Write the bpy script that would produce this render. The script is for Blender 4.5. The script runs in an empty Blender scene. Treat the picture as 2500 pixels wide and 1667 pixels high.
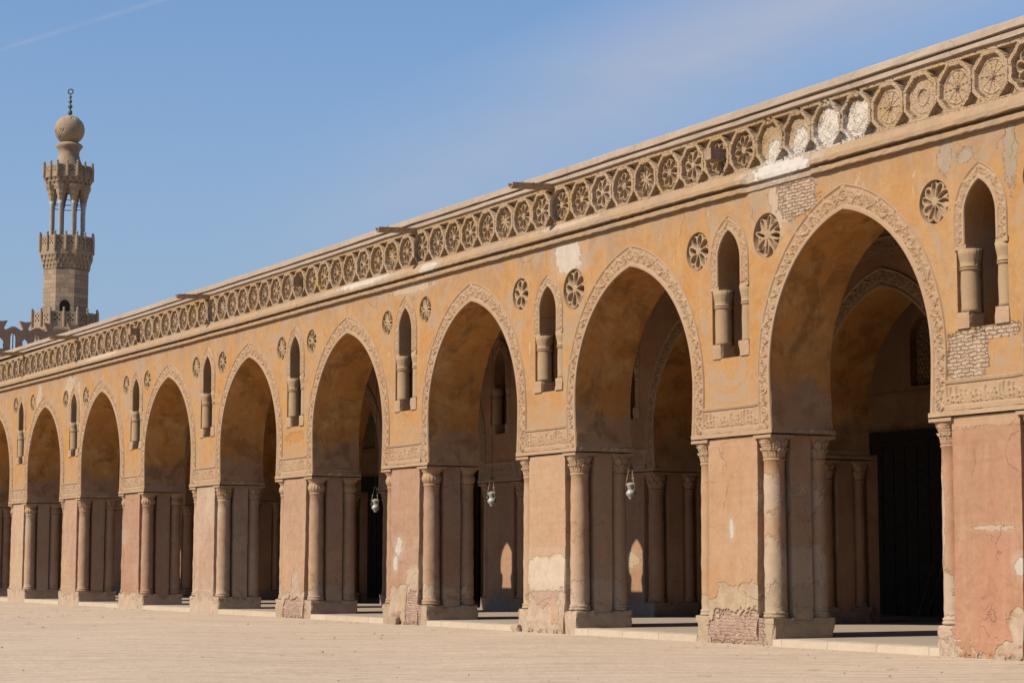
import bpy, math, random
import numpy as np
from mathutils import Vector, Matrix
from mathutils.geometry import tessellate_polygon
rad = math.radians
random.seed(7)
rng = np.random.RandomState(11)
scene = bpy.context.scene
COL = scene.collection

# ------------------------------------------------------------------ camera
cam = bpy.data.objects.new('camera', bpy.data.cameras.new('camera'))
COL.objects.link(cam)
right = Vector((0.484415, 0.874838, 0.0)); up = Vector((0.094453, -0.052301, 0.994155)); fwd = Vector((-0.869724, 0.481584, 0.107967))
M3 = Matrix((right, up, -fwd)).transposed()
cam.matrix_world = Matrix.Translation((28.209333, -22.329887, 1.481846)) @ M3.to_4x4()
cam.data.sensor_width = 36.0
cam.data.lens = 71.9388
cam.data.clip_start = 0.5
cam.data.clip_end = 3000
scene.camera = cam

# ------------------------------------------------------------------ sun, sky, exposure
LD = Vector((0.06, 1.0, -0.874)).normalized()          # direction the sunlight travels
sun = bpy.data.objects.new('sun', bpy.data.lights.new('sun', 'SUN'))
COL.objects.link(sun)
sun.rotation_euler = LD.to_track_quat('-Z', 'Y').to_euler()
sun.data.energy = 5.0
sun.data.angle = rad(0.5)
sun.data.color = (1.0, 0.905, 0.76)
world = bpy.data.worlds.new('World'); scene.world = world; world.use_nodes = True
scene.view_settings.view_transform = 'Standard'
scene.view_settings.look = 'None'
scene.view_settings.exposure = 0.5
scene.view_settings.gamma = 1.0
scene.render.resolution_x = 1024; scene.render.resolution_y = 682


class NT:
    """small helper for writing node trees"""
    def __init__(s, tree):
        s.t = tree
        s.n = tree.nodes
        s.l = tree.links

    def new(s, typ, **kw):
        n = s.n.new(typ)
        for k, v in kw.items():
            setattr(n, k, v)
        return n

    def put(s, node, i, v):
        if v is None:
            return
        if isinstance(v, bpy.types.NodeSocket):
            s.l.new(v, node.inputs[i])
        elif isinstance(v, (tuple, list)):
            v = tuple(v)
            if node.inputs[i].type == 'RGBA' and len(v) == 3:
                v = v + (1.0,)
            node.inputs[i].default_value = v
        else:
            node.inputs[i].default_value = v

    def m(s, op, a, b=None, c=None, clamp=False):
        n = s.new('ShaderNodeMath', operation=op, use_clamp=clamp)
        s.put(n, 0, a); s.put(n, 1, b); s.put(n, 2, c)
        return n.outputs[0]

    def vm(s, op, a, b=None):
        n = s.new('ShaderNodeVectorMath', operation=op)
        s.put(n, 0, a); s.put(n, 1, b)
        return n.outputs[1] if op in ('DOT_PRODUCT', 'LENGTH', 'DISTANCE') else n.outputs[0]

    def noise(s, vec, scale, detail=3.0, rough=0.55, dist=0.0):
        n = s.new('ShaderNodeTexNoise')
        s.put(n, 'Vector', vec); s.put(n, 'Scale', scale); s.put(n, 'Detail', detail)
        s.put(n, 'Roughness', rough); s.put(n, 'Distortion', dist)
        return n.outputs[0]

    def mix(s, f, a, b, typ='MIX'):
        n = s.new('ShaderNodeMix', data_type='RGBA', blend_type=typ)
        s.put(n, 0, f); s.put(n, 6, a); s.put(n, 7, b)
        return n.outputs[2]

    def step(s, x, lo, hi):
        n = s.new('ShaderNodeMapRange', clamp=True)
        s.put(n, 0, x); s.put(n, 1, lo); s.put(n, 2, hi); s.put(n, 3, 0.0); s.put(n, 4, 1.0)
        return n.outputs[0]

    def scale(s, vec, v):
        return s.vm('MULTIPLY', vec, v)

    def bump(s, h, strength, dist, nrm=None):
        n = s.new('ShaderNodeBump')
        s.put(n, 'Strength', strength); s.put(n, 'Distance', dist); s.put(n, 'Height', h)
        if nrm is not None:
            s.put(n, 'Normal', nrm)
        return n.outputs[0]


# sky: physically based sky with thin procedural cirrus
w = NT(world.node_tree); w.n.clear()
sky = w.new('ShaderNodeTexSky', sky_type='NISHITA')
sky.sun_disc = False
sky.sun_elevation = math.asin(-LD.z)
sky.sun_rotation = math.atan2(-LD.x, -LD.y)
sky.air_density = 1.35; sky.dust_density = 0.6; sky.ozone_density = 2.2
tc = w.new('ShaderNodeTexCoord').outputs['Generated']
cn = w.noise(w.scale(tc, (2.6, 3.4, 9.0)), 1.0, 4.0, 0.5, 0.3)
cn2 = w.noise(w.scale(tc, (1.2, 1.5, 3.0)), 2.3, 2.0, 0.5)
cl = w.m('MULTIPLY', w.step(cn, 0.42, 0.78), w.step(cn2, 0.40, 0.70))
# long cirrus veil in the direction above the arcade
v1 = w.m('ABSOLUTE', w.vm('DOT_PRODUCT', tc, (-0.2385, -0.0680, -0.9688 + 0.0)))
sep = w.new('ShaderNodeSeparateXYZ'); w.put(sep, 0, tc)
px, py, pz = sep.outputs
# veil height rises towards the right of the view
axis = w.m('ADD', w.m('MULTIPLY', py, 0.52), -0.043)
band = w.m('SUBTRACT', 1.0, w.m('ABSOLUTE', w.m('DIVIDE', w.m('SUBTRACT', pz, axis), 0.058)), clamp=True)
band = w.m('MULTIPLY', band, w.step(w.noise(w.scale(tc, (5, 5, 20)), 1.0, 4.0, 0.55, 0.5), 0.05, 0.60))
band = w.m('MULTIPLY', band, w.step(py, 0.34, 0.52))
# contrail: a thin streak
cd = w.m('ABSOLUTE', w.vm('DOT_PRODUCT', tc, (-0.127094, 0.400505, -0.907438)))
cw = w.m('ADD', 0.0012, w.m('MULTIPLY', w.step(pz, 0.22, 0.30), 0.0012))
ct = w.m('SUBTRACT', 1.0, w.m('DIVIDE', cd, cw), clamp=True)
ct = w.m('MULTIPLY', ct, w.step(w.noise(tc, 60, 3, 0.6), 0.2, 0.6))
ct = w.m('MULTIPLY', ct, w.m('MULTIPLY', w.step(px, -0.70, -0.85), w.step(py, 0.0, 0.1)))
alpha = w.m('ADD', w.m('ADD', w.m('MULTIPLY', band, 1.0), w.m('MULTIPLY', cl, 0.10)), w.m('MULTIPLY', ct, 0.30), clamp=True)
veil = w.m('MULTIPLY', alpha, 1.0)
low = w.m('MULTIPLY', w.step(pz, 0.34, 0.10), 0.55)
skyt = w.mix(1.0, sky.outputs[0], (0.78, 1.005, 1.335), 'MULTIPLY')
skyt = w.mix(low, skyt, (3.2, 3.95, 5.5))
skyc = w.mix(veil, skyt, (4.05, 4.65, 6.1))
bg = w.new('ShaderNodeBackground'); w.put(bg, 0, skyc); w.put(bg, 1, 0.071)
w.l.new(bg.outputs[0], w.new('ShaderNodeOutputWorld').inputs[0])


# ------------------------------------------------------------------ materials
def mat_base(name, rough=0.9, spec=0.2):
    m = bpy.data.materials.new(name); m.use_nodes = True
    t = NT(m.node_tree); t.n.clear()
    b = t.new('ShaderNodeBsdfPrincipled')
    b.inputs['Roughness'].default_value = rough
    b.inputs['Specular IOR Level'].default_value = spec
    t.l.new(b.outputs[0], t.new('ShaderNodeOutputMaterial').inputs[0])
    return m, t, b


def pos_nodes(t):
    g = t.new('ShaderNodeNewGeometry').outputs['Position']
    s = t.new('ShaderNodeSeparateXYZ'); t.put(s, 0, g)
    return g, s.outputs[0], s.outputs[1], s.outputs[2]


def patch(t, P, X, Z, cx, cz, rx, rz, k=0.9, nscale=2.6, sharp=0.04, power=2):
    """ragged-edged patch mask centred at a world place of the wall"""
    nscale = max(nscale, min(9.0, 0.75 / min(rx, rz)))
    a = t.m('ABSOLUTE', t.m('DIVIDE', t.m('SUBTRACT', X, cx), rx))
    b = t.m('ABSOLUTE', t.m('DIVIDE', t.m('SUBTRACT', Z, cz), rz))
    d = t.m('POWER', t.m('ADD', t.m('POWER', a, power), t.m('POWER', b, power)), 1.0 / power)
    nz = t.m('ADD', t.m('MULTIPLY', t.noise(P, nscale, 6.0, 0.68, 0.5), 0.75), t.m('MULTIPLY', t.noise(P, nscale * 4.3, 4.0, 0.6, 0.3), 0.25))
    d = t.m('ADD', d, t.m('MULTIPLY', t.m('SUBTRACT', nz, 0.5), k * 3.6))
    return t.step(d, 1.0 + sharp, 1.0 - sharp)


def brick_nodes(t, P, X, Z, c1, c2, mortar, bw=0.19, bh=0.062):
    comb = t.new('ShaderNodeCombineXYZ')
    t.put(comb, 0, X); t.put(comb, 1, Z)
    wob = t.noise(P, 6.0, 2.0)
    v = t.vm('ADD', comb.outputs[0], t.scale(t.vm('SUBTRACT', t.new('ShaderNodeCombineXYZ').outputs[0], (0, 0, 0)), (1, 1, 1)))
    cw_ = t.new('ShaderNodeCombineXYZ'); t.put(cw_, 0, t.m('MULTIPLY', wob, 0.10)); t.put(cw_, 1, t.m('MULTIPLY', wob, 0.09))
    v = t.vm('ADD', v, cw_.outputs[0])
    b = t.new('ShaderNodeTexBrick')
    t.put(b, 'Vector', v); t.put(b, 'Scale', 1.0); t.put(b, 'Color1', c1); t.put(b, 'Color2', c2); t.put(b, 'Mortar', mortar)
    t.put(b, 'Mortar Size', 0.014); t.put(b, 'Mortar Smooth', 0.6); t.put(b, 'Brick Width', bw); t.put(b, 'Row Height', bh)
    return b.outputs[0], b.outputs[1]


BR1 = ((0.60, 0.34, 0.245), (0.48, 0.27, 0.20), (0.62, 0.47, 0.36))
SAND = (0.63, 0.395, 0.235)
OCH1 = (0.63, 0.30, 0.09); OCH2 = (0.61, 0.36, 0.165); BEI = (0.54, 0.35, 0.20); GRY = (0.42, 0.295, 0.20)
CREAM = (0.68, 0.50, 0.35); WHITE = (0.76, 0.65, 0.53)


def plaster(name, c1, c2, c3=None, amount3=0.35, spots=WHITE, patches=(), bricks=(), streak=0.35, top_stain=False, springer=False,
            bumpk=1.0, z_low=None, low_col=CREAM, panel=None):
    """weathered lime plaster; patches = (cx, cz, rx, rz, colour, k, power)"""
    q_ = lambda c: tuple(v * 0.50 for v in c) if c else c
    c1, c2, c3, spots, low_col = q_(c1), q_(c2), q_(c3), q_(spots), q_(low_col)
    patches = [(a, b_, c, d, q_(e), f, g) for a, b_, c, d, e, f, g in patches]
    bricks = [(a, b_, c, d, k_, q_(e), q_(f), q_(g)) for a, b_, c, d, k_, e, f, g in bricks]
    m, t, b = mat_base(name)
    P, X, Y, Z = pos_nodes(t)
    big = t.noise(P, 0.45, 4.0, 0.6, 0.4)
    col = t.mix(t.step(big, 0.36, 0.62), c1, c2)
    vs = t.noise(t.scale(P, (3.0, 3.0, 0.22)), 1.0, 4.0, 0.65)
    if c3:
        col = t.mix(t.m('MULTIPLY', t.step(t.noise(P, 1.1, 5.0, 0.65, 0.6), 0.50, 0.68), amount3), col, c3)
    col = t.mix(t.m('MULTIPLY', t.step(vs, 0.50, 0.80), streak), col, (0.36, 0.265, 0.175))
    col = t.mix(t.m('MULTIPLY', t.step(t.noise(t.scale(P, (2.2, 2.2, 0.35)), 1.7, 5, 0.7), 0.54, 0.78), streak * 0.9), col, (c1[0] * .62, c1[1] * .58, c1[2] * .56))
    h = t.m('MULTIPLY', t.noise(P, 9.0, 6.0, 0.65), 0.35)
    h = t.m('ADD', h, t.m('MULTIPLY', t.noise(P, 2.2, 3.0, 0.5), 1.3))
    # mottling
    col = t.mix(t.m('MULTIPLY', t.step(t.noise(P, 16.0, 4.0, 0.75), 0.45, 0.68), 0.22), col, tuple(v * 0.62 for v in c2))
    col = t.mix(t.m('MULTIPLY', t.step(t.noise(P, 4.0, 6.0, 0.72, 0.7), 0.46, 0.62), 0.34), col, (c1[0] * .72, c1[1] * .66, c1[2] * .66))
    if top_stain:
        zz = t.m('ADD', Z, t.m('MULTIPLY', t.m('SUBTRACT', t.noise(t.scale(P, (1, 1, .3)), 1.6, 5.0, .65), 0.5), 3.2))
        col = t.mix(t.m('MULTIPLY', t.step(zz, 7.9, 8.5), 0.62), col, q_(GRY))
        col = t.mix(t.m('MULTIPLY', t.step(zz, 5.0, 4.5), 0.60), col, q_(BEI))
        # broad weathered areas where the ochre wash has gone
        wn = t.noise(P, 0.8, 6.0, 0.68, 0.8)
        col = t.mix(t.m('MULTIPLY', t.step(wn, 0.52, 0.58), 0.60), col, q_((0.50, 0.37, 0.26)))
        col = t.mix(t.m('MULTIPLY', t.step(t.noise(P, 1.9, 6.0, 0.7, 1.2), 0.58, 0.63), 0.6), col, q_((0.66, 0.33, 0.09)))
        dr = t.m('MULTIPLY', t.step(t.noise(t.scale(P, (6.0, 6.0, 0.35)), 1.0, 5.0, 0.7), 0.56, 0.70), t.step(t.m('ADD', Z, t.m('MULTIPLY', t.noise(P, 1.2, 3.0), 1.5)), 7.6, 9.0))
        col = t.mix(t.m('MULTIPLY', dr, 0.5), col, q_((0.36, 0.25, 0.17)))
        col = t.mix(t.m('MULTIPLY', t.step(t.noise(t.scale(P, (3.5, 3.5, 1.2)), 1.3, 6.0, 0.75, 0.4), 0.62, 0.66), 0.6), col, q_((0.70, 0.52, 0.34)))
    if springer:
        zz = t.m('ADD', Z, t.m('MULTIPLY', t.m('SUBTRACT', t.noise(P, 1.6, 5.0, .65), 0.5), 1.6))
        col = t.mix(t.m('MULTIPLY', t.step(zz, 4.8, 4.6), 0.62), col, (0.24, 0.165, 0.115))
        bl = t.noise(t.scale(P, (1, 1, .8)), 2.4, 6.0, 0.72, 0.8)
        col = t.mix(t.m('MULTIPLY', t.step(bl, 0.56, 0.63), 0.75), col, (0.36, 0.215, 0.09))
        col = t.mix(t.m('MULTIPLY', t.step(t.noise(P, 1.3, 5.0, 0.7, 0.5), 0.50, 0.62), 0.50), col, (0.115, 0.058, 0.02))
    for (cx, cz, rx, rz, pc, k, pw) in patches:
        mk = patch(t, P, X, Z, cx, cz, rx, rz, k, power=pw)
        pcn = t.mix(t.step(t.noise(P, 4.0, 5.0, 0.7), 0.35, 0.7), pc, tuple(q * 0.84 for q in pc))
        halo = patch(t, P, X, Z, cx, cz, rx * 1.25 + 0.03, rz * 1.25 + 0.03, k, power=pw, sharp=0.35)
        col = t.mix(t.m('MULTIPLY', halo, 0.30), col, pcn)
        col = t.mix(t.m('MULTIPLY', mk, 0.90), col, pcn)
        h = t.m('SUBTRACT', h, t.m('MULTIPLY', mk, 0.55))
    if z_low is not None:
        zz = t.m('ADD', Z, t.m('MULTIPLY', t.m('SUBTRACT', t.noise(P, 1.9, 7.0, 0.68, 0.4), 0.5), 1.7))
        mk = t.step(zz, z_low + 0.02, z_low - 0.02)
        pcn = t.mix(t.step(t.noise(P, 4.0, 5.0, 0.7), 0.35, 0.7), low_col, tuple(q * 0.80 for q in low_col))
        col = t.mix(mk, col, pcn)
        h = t.m('SUBTRACT', h, t.m('MULTIPLY', mk, 0.55))
    for (cx, cz, rx, rz, k, bc1, bc2, mo) in bricks:
        mk = patch(t, P, X, Z, cx, cz, rx, rz, k, 3.2, power=4)
        bc, bf = brick_nodes(t, P, X, Z, bc1, bc2, mo)
        bc = t.mix(t.m('MULTIPLY', t.step(t.noise(P, 5.0, 6.0, 0.7, 0.4), 0.52, 0.60), 0.85), bc, tuple(v * 1.05 for v in low_col))
        bc = t.mix(t.m('MULTIPLY', t.step(t.noise(P, 9.0, 6.0, 0.7, 0.4), 0.55, 0.62), 0.7), bc, tuple(v * 0.6 for v in bc1))
        col = t.mix(mk, col, bc)
        h = t.m('SUBTRACT', h, t.m('MULTIPLY', mk, t.m('ADD', 1.5, t.m('MULTIPLY', bf, 1.4))))
    if panel:
        ab = t.new('ShaderNodeAttribute', attribute_name='bare').outputs['Fac']
        ak = t.new('ShaderNodeAttribute', attribute_name='brick').outputs['Fac']
        pcn = t.mix(t.step(t.noise(P, 5.0, 6.0, 0.72), 0.38, 0.66), low_col, tuple(q * 0.76 for q in low_col))
        pcn = t.mix(t.m('MULTIPLY', t.step(t.noise(P, 2.3, 4.0, 0.6), 0.5, 0.6), 0.5), pcn, tuple(q * 0.8 for q in q_(SAND)))
        col = t.mix(t.step(ab, 0.45, 0.55), col, pcn)
        bc, bf = brick_nodes(t, P, X, Z, *[q_(v) for v in BR1])
        bc = t.mix(t.m('MULTIPLY', t.step(t.noise(P, 6.0, 6.0, 0.7, 0.4), 0.50, 0.60), 0.75), bc, tuple(v * 1.1 for v in low_col))
        bc = t.mix(t.m('MULTIPLY', t.step(t.noise(P, 11.0, 6.0, 0.7, 0.4), 0.54, 0.62), 0.7), bc, tuple(v * 0.25 for v in BR1[0]))
        col = t.mix(t.step(ak, 0.45, 0.55), col, bc)
        h = t.m('SUBTRACT', h, t.m('MULTIPLY', ak, t.m('MULTIPLY', bf, 1.2)))
    # hairline cracks, only in some areas
    vo = t.new('ShaderNodeTexVoronoi', feature='DISTANCE_TO_EDGE')
    nzc = t.new('ShaderNodeTexNoise'); t.put(nzc, 'Vector', P); t.put(nzc, 'Scale', 3.0); t.put(nzc, 'Detail', 4.0)
    t.put(vo, 'Vector', t.vm('ADD', P, t.scale(nzc.outputs[1], (0.5, 0.5, 0.5)))); t.put(vo, 'Scale', 0.9)
    cr = t.m('MULTIPLY', t.step(vo.outputs[0], 0.007, 0.002), t.step(t.noise(P, 0.9, 3.0), 0.55, 0.62))
    col = t.mix(t.m('MULTIPLY', cr, 0.30), col, tuple(v * 0.45 for v in c1))
    h = t.m('SUBTRACT', h, t.m('MULTIPLY', cr, 0.6))
    # chips
    ch = t.step(t.noise(t.scale(P, (1, 1, 0.6)), 4.2, 5.0, 0.65), 0.70, 0.71)
    col = t.mix(t.m('MULTIPLY', ch, 0.75), col, spots)
    h = t.m('SUBTRACT', h, t.m('MULTIPLY', ch, 0.5))
    t.l.new(col, b.inputs[0])
    t.l.new(t.bump(h, 1.0, 0.018 * bumpk), b.inputs['Normal'])
    return m


BR1 = ((0.60, 0.34, 0.245), (0.48, 0.27, 0.20), (0.62, 0.47, 0.36))
BR2 = ((0.68, 0.48, 0.325), (0.60, 0.41, 0.27), (0.36, 0.24, 0.155))
m_wall = plaster('ochre_plaster', OCH1, OCH2, BEI, 0.6, top_stain=True, streak=0.30, patches=[
    (-9.60, 8.08, 0.52, 0.30, WHITE, 0.5, 4), (-1.3, 8.5, 0.9, 0.12, CREAM, 0.8, 2), (-2.0, 8.0, 0.28, 0.5, CREAM, 0.9, 2),
    (2.62, 8.15, 0.16, 0.3, (0.52, 0.39, 0.28), 0.9, 2), (3.1, 8.08, 0.2, 0.12, (0.52, 0.39, 0.28), 0.9, 2), (4.15, 7.9, 0.16, 0.5, (0.50, 0.38, 0.27), 0.9, 2), (-46.0, 7.9, 0.7, 0.5, CREAM, 1.1, 2),
    (-44.9, 7.0, 0.25, 1.1, CREAM, 0.9, 2), (-50.0, 7.9, .35, .5, CREAM, 1.1, 2), (-17.3, 8.3, 1.2, .12, CREAM, 0.9, 2), (-24.6, 5.0, 0.6, 0.14, OCH1, .8, 2)],
    bricks=[(-1.35, 8.12, 0.55, 0.36, 0.7, *BR2), (3.05, 4.85, 0.48, 0.38, 0.35, *BR2), (3.75, 5.16, 0.5, 0.12, 0.5, *BR2)])
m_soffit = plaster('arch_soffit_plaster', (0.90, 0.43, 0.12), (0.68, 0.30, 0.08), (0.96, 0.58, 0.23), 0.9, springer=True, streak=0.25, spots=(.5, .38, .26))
m_inner = plaster('inner_wall_plaster', (0.64, 0.35, 0.185), (0.47, 0.25, 0.135), (0.72, 0.45, 0.26), 0.6, spots=(.5, .38, .28))
m_carve = plaster('carved_stucco', (0.60, 0.405, 0.25), (0.57, 0.36, 0.205), (0.60, 0.41, 0.27), 0.6, spots=CREAM, bumpk=0.5, streak=0.15)
m_carve_in = plaster('inner_carved_stucco', (0.66, 0.43, 0.26), (0.58, 0.36, 0.21), (0.66, 0.46, 0.30), 0.6, spots=(.42, .33, .24), bumpk=0.5, streak=0.1)
m_fr = plaster('frieze_stucco', (0.68, 0.50, 0.33), (0.63, 0.43, 0.26), (0.66, 0.42, 0.15), 0.75, spots=WHITE, bumpk=0.6, streak=0.1)
WH = (0.92, 0.81, 0.69)
m_fr_white = plaster('frieze_broken_stucco', (0.58, 0.42, 0.27), (0.54, 0.36, 0.21), (0.60, 0.38, 0.12), 0.6, spots=WH, bumpk=1.6, streak=0.1, patches=[
    (0.28, 9.2, .33, .38, WH, 0.8, 2), (-0.50, 9.15, .36, .42, WH, 0.8, 2), (-0.15, 8.95, 0.6, 0.12, WH, 0.6, 2), (-1.35, 9.1, .26, .26, WH, 0.6, 2), (-2.15, 9.05, .26, .22, WH, 0.6, 2), (-1.7, 8.9, 1.0, 0.10, WH, 0.8, 2)])
m_corn = plaster('cornice_stone', (0.64, 0.50, 0.385), (0.57, 0.44, 0.335), (0.46, 0.365, 0.29), 0.5, spots=WHITE, bumpk=0.5, streak=0.35)
m_ledge = plaster('ledge_plaster', (0.52, 0.36, 0.23), (0.56, 0.36, 0.19), (0.40, 0.31, 0.245), 0.7, bumpk=0.7, streak=0.15, patches=[
    (-9.5, 8.8, 1.3, 0.09, CREAM, 0.9, 2), (-20, 8.8, 1.5, 0.12, WHITE, 0.9, 2), (-1.9, 8.72, 0.9, 0.18, (0.85, 0.77, 0.68), 0.9, 2), (-42, 8.8, 2.0, 0.1, CREAM, .9, 2), (-16.2, 8.7, .5, .12, WHITE, .5, 2)])
m_roset = plaster('rosette_stucco', (0.58, 0.40, 0.24), (0.54, 0.36, 0.20), (0.50, 0.35, 0.23), 0.5, bumpk=0.5, streak=0.1)
PINK = (0.53, 0.285, 0.165); PINK2 = (0.54, 0.335, 0.220); SAND = (0.63, 0.395, 0.235); SAND2 = (0.61, 0.34, 0.17)
px_ = lambda j: 3.5 - 7 * j
m_piers = {}
m_piers[-1] = plaster('pier_plaster_far_right', PINK, SAND, z_low=0.5)
m_piers[0] = plaster('pier_plaster_pink', PINK, (0.60, 0.30, 0.18), SAND, 0.25, z_low=0.30, patches=[(2.27, 2.3, 0.12, 0.9, CREAM, 0.6, 2), (2.35, 0.7, 0.2, 0.75, CREAM, 0.6, 2), (3.55, 2.05, 0.45, 0.045, CREAM, 0.9, 2), (4.15, 1.45, 0.13, 0.14, WHITE, 0.6, 2), (4.5, .6, .25, .25, WHITE, .6, 2), (3.4, 3.78, 1.1, .13, SAND, .8, 4)])
m_piers[1] = plaster('pier_plaster_ochre', SAND, SAND2, PINK, 0.3, z_low=1.05, low_col=(0.62, 0.46, 0.30), patches=[(-3.6, 2.15, 0.075, 0.2, WHITE, 0.5, 2), (-2.55, 2.75, 0.22, 0.42, CREAM, 0.6, 2), (-2.5, 1.2, 0.26, 0.75, CREAM, 0.6, 2)],
                      bricks=[(-3.45, 0.25, 0.85, 0.42, 0.35, *BR1)])
m_piers[2] = plaster('pier_plaster_sand', SAND, (0.64, 0.41, 0.235), (0.62, 0.38, 0.22), 0.3, z_low=0.55, patches=[(-10.5, 1.2, 0.85, 0.48, (0.78, 0.62, 0.45), 0.40, 4), (-10.5, 0.8, 0.9, 0.15, (0.62, 0.40, 0.28), 0.6, 4), (-9.4, .5, .3, .7, CREAM, .5, 2)])
m_piers[3] = plaster('pier_plaster_rose', PINK, PINK2, SAND, 0.4, z_low=0.5, low_col=(0.60, 0.44, 0.30), patches=[(-17.95, 1.9, 0.2, 0.24, WHITE, 0.9, 2), (-18.1, 1.5, 0.13, 0.2, WHITE, 0.6, 2), (-16.95, 1.3, 0.28, 0.5, CREAM, 0.6, 2), (-17.2, .8, .9, .25, CREAM, .8, 2)],
                      bricks=[(-17.05, 0.38, 0.38, 0.46, 0.25, *BR1)])
m_piers[4] = plaster('pier_plaster_rose_worn', PINK2, SAND, PINK, 0.4, z_low=0.95, low_col=(0.60, 0.43, 0.30), bricks=[(-24.5, 0.3, 0.7, 0.33, 0.5, *BR1)])
m_piers[5] = plaster('pier_plaster_pale_rose', PINK2, CREAM, SAND, 0.5, z_low=0.5)
m_piers[6] = plaster('pier_plaster_rose_far', PINK2, PINK, CREAM, 0.4, z_low=0.45)
m_piers[7] = plaster('pier_plaster_beige', SAND, PINK2, CREAM, 0.5, z_low=0.45)
m_piers[8] = plaster('pier_plaster_pale', CREAM, SAND, PINK2, 0.4, z_low=0.45)
m_fronts = {
    0: plaster('front_plaster_pink', PINK, (0.60, 0.30, 0.18), SAND, 0.25, panel=True, patches=[(3.55, 2.05, 0.45, 0.045, CREAM, 0.9, 2), (4.15, 1.45, 0.13, 0.14, WHITE, 0.6, 2)]),
    1: plaster('front_plaster_ochre', SAND, SAND2, PINK, 0.3, low_col=(0.66, 0.48, 0.31), panel=True),
    2: plaster('front_plaster_sand', SAND, (0.64, 0.41, 0.235), (0.62, 0.38, 0.22), 0.3, panel=True, patches=[(-10.5, 1.2, 0.85, 0.48, (0.80, 0.63, 0.46), 0.40, 4), (-10.5, 0.75, 0.9, 0.15, (0.62, 0.40, 0.28), 0.6, 4)]),
    3: plaster('front_plaster_rose', PINK, PINK2, SAND, 0.4, low_col=(0.66, 0.48, 0.33), panel=True, patches=[(-18.1, 1.5, 0.13, 0.2, WHITE, 0.6, 2), (-17.95, 1.9, 0.2, 0.24, WHITE, 0.9, 2)]),
    4: plaster('front_plaster_rose_worn', PINK2, SAND, PINK, 0.4, low_col=(0.64, 0.46, 0.32), panel=True)}
m_pier_in = plaster('inner_pier_plaster', (0.62, 0.375, 0.235), (0.54, 0.305, 0.185), (0.44, 0.26, 0.155), 0.6, z_low=0.5, low_col=(0.50, 0.38, 0.29), spots=(.6, .48, .36),
                    patches=[(-17.6, 1.6, 0.7, 0.2, CREAM, 0.7, 2)])


def simple(name, col, rough=0.7, spec=0.3, var=0.15, nscale=8.0, bmp=0.004, metal=0.0):
    m, t, b = mat_base(name, rough, spec)
    P, X, Y, Z = pos_nodes(t)
    col = tuple(v * 0.71 for v in col)
    n = t.noise(P, nscale, 5.0, 0.6)
    t.l.new(t.mix(t.step(n, 0.3, 0.7), tuple(c * (1 - var) for c in col), tuple(min(1, c * (1 + var)) for c in col)), b.inputs[0])
    t.l.new(t.bump(n, 0.6, bmp), b.inputs['Normal'])
    b.inputs['Metallic'].default_value = metal
    return m


m_wood = simple('weathered_wood', (0.30, 0.205, 0.14), 0.85, 0.2, 0.35, 9, 0.01)
m_woodpale = simple('pale_spout_wood', (0.36, 0.26, 0.17), 0.85, 0.2, 0.3, 9, 0.01)
m_shadewood = simple('shade_dark_timber', (0.035, 0.028, 0.022), 0.8, 0.2, 0.3, 6, 0.01)  # near-black tone carries the back wall's shade
m_plank = simple('dark_plank_wood', (0.10, 0.08, 0.06), 0.85, 0.2, 0.3, 9, 0.01)  # even dark brown that keeps the planks faint
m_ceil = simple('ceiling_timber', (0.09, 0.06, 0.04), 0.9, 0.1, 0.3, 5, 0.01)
m_roof = simple('roof_screed', (0.42, 0.34, 0.26), 0.95, 0.1, 0.2, 2, 0.01)
m_lampglass = simple('frosted_lamp_glass', (0.40, 0.385, 0.36), 0.3, 0.5, 0.15, 20, 0.001)
m_iron = simple('dark_iron', (0.07, 0.065, 0.06), 0.6, 0.4, 0.2, 20, 0.001)
m_brass = simple('dull_brass', (0.40, 0.32, 0.20), 0.5, 0.5, 0.2, 30, 0.001)
m_bronze = simple('dark_bronze_finial', (0.10, 0.11, 0.10), 0.6, 0.4, 0.2, 20, 0.001)
m_marble = simple('grey_marble', (0.36, 0.325, 0.29), 0.6, 0.3, 0.12, 3, 0.001)
m_dark = simple('dark_interior', (0.02, 0.017, 0.014), 0.95, 0.05, 0.2, 3, 0.001)


def stone_mat(name, c1, c2, bw, bh, ext=False):
    m, t, b = mat_base(name)
    P, X, Y, Z = pos_nodes(t)
    U = t.m('ADD', X, Y)
    bc, bf = brick_nodes(t, P, U, Z, c1, c2, tuple(c * 0.62 for c in c1), bw, bh)
    n = t.noise(P, 1.7, 5.0, 0.65)
    col = t.mix(t.m('MULTIPLY', t.step(n, 0.35, 0.7), 0.5), bc, tuple(c * 0.68 for c in c1))
    col = t.mix(1.0, col, (0.71, 0.71, 0.71), 'MULTIPLY')
    t.l.new(col, b.inputs[0])
    h = t.m('SUBTRACT', t.noise(P, 7.0, 4.0, 0.6), t.m('MULTIPLY', bf, 1.0))
    t.l.new(t.bump(h, 0.8, 0.03), b.inputs['Normal'])
    return m


m_minaret = stone_mat('minaret_limestone', (0.44, 0.325, 0.22), (0.28, 0.20, 0.135), 0.75, 0.33)
m_minplain = plaster('minaret_plain_stone', (0.60, 0.45, 0.30), (0.46, 0.335, 0.225), (0.30, 0.215, 0.145), 0.6, spots=(.45, .36, .27), bumpk=1.2)
m_crenel = plaster('outer_wall_plaster', (0.66, 0.42, 0.26), (0.56, 0.36, 0.23), (0.72, 0.49, 0.31), 0.5, spots=(.42, .32, .24))


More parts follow.
